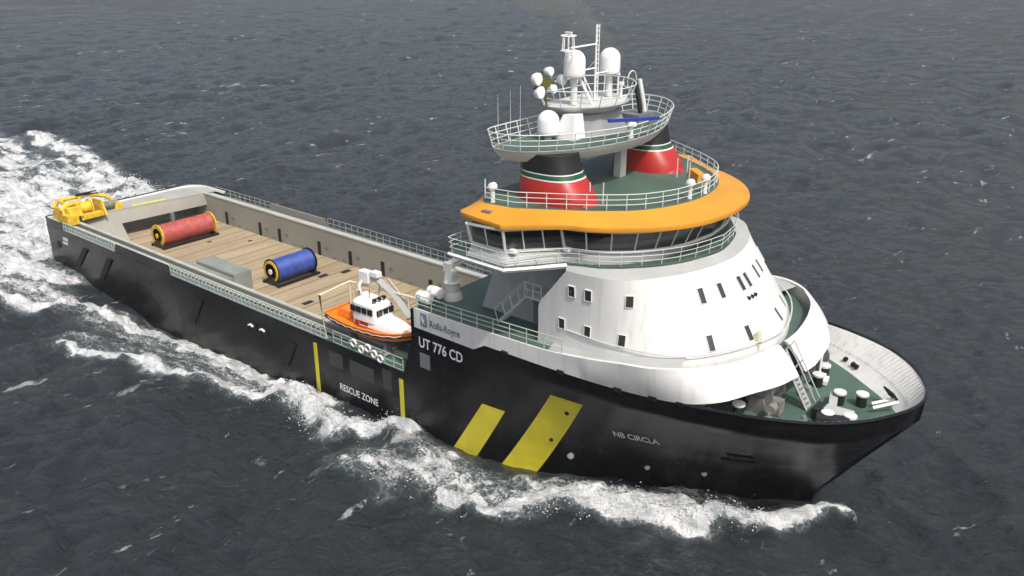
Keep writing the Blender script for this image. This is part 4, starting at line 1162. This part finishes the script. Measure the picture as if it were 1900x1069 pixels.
cf = mth('MULTIPLY', mth('DIVIDE', mth('SUBTRACT', mth('ADD', capn, mth('MULTIPLY', capp, .28)), .785), .06, None, True), .48)
tot_ = mth('MAXIMUM', mth('MAXIMUM', ff, mth('MULTIPLY', lace, .6)), cf)
big = noise(.02, 4, .6)
wcol = N('ShaderNodeMixRGB'); wcol.inputs[1].default_value = (.012, .016, .019, 1); wcol.inputs[2].default_value = (.020, .026, .030, 1); L(big, wcol.inputs[0])
# aerated water round the foam is paler
aer = mth('MULTIPLY', mth('SUBTRACT', fa.outputs['Fac'], .15), .9, None, True)
wc2 = N('ShaderNodeMixRGB'); L(aer, wc2.inputs[0]); L(wcol.outputs[0], wc2.inputs[1]); wc2.inputs[2].default_value = (.11, .145, .15, 1)
mxc = N('ShaderNodeMixRGB'); L(tot_, mxc.inputs[0]); L(wc2.outputs[0], mxc.inputs[1])
fn = mth('DIVIDE', mth('SUBTRACT', noise(.8, 9, .75, (.5,1,1), 0, .5), .36), .26, None, True); fcol = N('ShaderNodeMixRGB'); L(fn, fcol.inputs[0]); fcol.inputs[1].default_value = (.36,.39,.405,1); fcol.inputs[2].default_value = (.93,.93,.92,1)
L(fcol.outputs[0], mxc.inputs[2]); L(mxc.outputs[0], b.inputs['Base Color'])
L(mth('ADD', .07, mth('MULTIPLY', tot_, .55)), b.inputs['Roughness'])
b.inputs['IOR'].default_value = 1.5
w1_ = noise(.62, 9, .70, (1,1.35,1), R(25), .3); w2_ = noise(2.4, 6, .65, (1,1.3,1), R(-20))
cr0 = noise(.26, 6, .62, (1,1.7,1), R(28), .4)
crease = mth('POWER', mth('SUBTRACT', 1.0, mth('ABSOLUTE', mth('MULTIPLY', mth('SUBTRACT', cr0, .5), 4.0)), None, True), 2.0)
hgt = mth('ADD', mth('MULTIPLY', w1_, .95), mth('ADD', mth('ADD', mth('MULTIPLY', w2_, .26), mth('MULTIPLY', crease, .38)), mth('MULTIPLY', tot_, .12)))
bp = N('ShaderNodeBump'); bp.inputs['Strength'].default_value = .85; bp.inputs['Distance'].default_value = 1.0
L(hgt, bp.inputs['Height']); L(bp.outputs[0], b.inputs['Normal'])
me.materials.append(m)
# ================================================================== SPRAY
rs = np.random.RandomState(11)
zi = lambda px, py: Z[np.clip(np.searchsorted(ax, px), 0, nx-1), np.clip(np.searchsorted(ay, py), 0, ny-1)]
sv, sf = [], []
octv = np.array([(1,0,0),(-1,0,0),(0,1,0),(0,-1,0),(0,0,1),(0,0,-1)], float)
octf = [(0,2,4),(2,1,4),(1,3,4),(3,0,4),(2,0,5),(1,2,5),(3,1,5),(0,3,5)]
def spray(pts, n, wd, hmax, r0=.018, r1=.06):
    P = resample(np.array(pts, float), 200)
    for k in range(int(n*.22)):
        p = P[rs.randint(200)]; off = rs.randn(2)*wd
        x, y = p[0]+off[0], p[1]+off[1]
        if 0 < x < 88 and abs(y) < hull_b(x, .5)+.15: continue
        z = zi(x, y) + .02 + abs(rs.randn())**1.5*hmax*.35
        r = r0+(r1-r0)*rs.rand()**2.5; o = len(sv)
        for v in octv: sv.append((x+v[0]*r*(1+rs.rand()*.6), y+v[1]*r*(1+rs.rand()*.6), z+v[2]*r))
        for f in octf: sf.append([o+i for i in f])
spray([(86.8,-4.6),(84.3,-6.3),(81.5,-7.9),(78.5,-9.6),(76.2,-10.9)], 3600, .55, .7)
spray([(76.2,-11),(75.0,-12.4),(73.8,-13.2),(71.1,-14.1),(67.8,-15.2)], 2000, .5, .5)
spray([(68,-14),(64,-16),(61,-16)], 1200, .8, .3)
spray([(59.5,-11.4),(57.5,-12.6),(55.2,-13.9),(52.4,-13.8),(49.4,-12.3)], 2800, .7, .7)
spray([(49,-11.8),(38,-12.0),(28,-12.0),(20,-13),(13,-15.5),(7,-20)], 3600, .8, .4)
spray([(49,-12.4),(44.5,-14.6),(38,-15.6),(33,-16.8),(27,-19.6),(23.0,-20.1)], 1800, .5, .35)
spray([(-2,9.8),(-10,12),(-22,13.6),(-41,16.6)], 1500, .8, .6, .03, .09)
spray([(-1.5,-9.8),(-12,-12.3),(-30,-14.8)], 1500, .9, .6, .03, .09)
sp = MB(); sp.v = sv; sp.f = sf; sp.m = [0]*len(sf)
spo = sp.build('sea_spray', paint('spray_white', (.62,.64,.65), .8, .1, 1), None, True)
tag(spo, 'fine white spray thrown up along the ship\'s bow wave and wake', 'spray', None, 'stuff')

# ================================================================== SMOKE
sm = MB(); sm.tube(catmull([(68.7,5.0,26.2),(68.0,5.0,27.6),(66.0,5.0,29.3),(62.5,5.2,31.2),(57,5.5,33.2),(50,6,34.6)], 26), .35, 14, r2=3.0)
smo = sm.build('exhaust_smoke', M['grey'], None, True)
smo.data.materials.clear()
mm = bpy.data.materials.new('smoke'); mm.use_nodes = True; tt = mm.node_tree; tt.nodes.remove(tt.nodes['Principled BSDF'])
pv = tt.nodes.new('ShaderNodeVolumePrincipled'); pv.inputs['Color'].default_value = (.42,.42,.36,1)
tcx = tt.nodes.new('ShaderNodeTexCoord'); nx_ = tt.nodes.new('ShaderNodeTexNoise'); nx_.inputs['Scale'].default_value = .35; nx_.inputs['Detail'].default_value = 4
tt.links.new(tcx.outputs['Object'], nx_.inputs['Vector'])
mrx = tt.nodes.new('ShaderNodeMapRange'); mrx.inputs[1].default_value = .42; mrx.inputs[2].default_value = .75; mrx.inputs[3].default_value = 0; mrx.inputs[4].default_value = .45
tt.links.new(nx_.outputs[0], mrx.inputs[0]); tt.links.new(mrx.outputs[0], pv.inputs['Density'])
tt.links.new(pv.outputs[0], tt.nodes['Material Output'].inputs['Volume']); smo.data.materials.append(mm)
tag(smo, 'faint exhaust smoke drifting aft behind the mast', 'smoke', None, 'stuff')

# ================================================================== HAZE
hz = MB(); hz.box((-400, 750, 16), (4600, 4700, 44)); hzo = hz.build('haze', M['grey'], None)
hzo.data.materials.clear()
hm = bpy.data.materials.new('sea_haze'); hm.use_nodes = True; ht = hm.node_tree; ht.nodes.remove(ht.nodes['Principled BSDF'])
pv = ht.nodes.new('ShaderNodeVolumePrincipled'); pv.inputs['Density'].default_value = .00013; pv.inputs['Color'].default_value = (.86,.90,.95,1)
ht.links.new(pv.outputs[0], ht.nodes['Material Output'].inputs['Volume']); hzo.data.materials.append(hm)
tag(hzo, 'thin pale haze over the open sea', 'haze', None, 'stuff')
for o in bpy.data.objects:
    if '_w' in o: del o['_w']
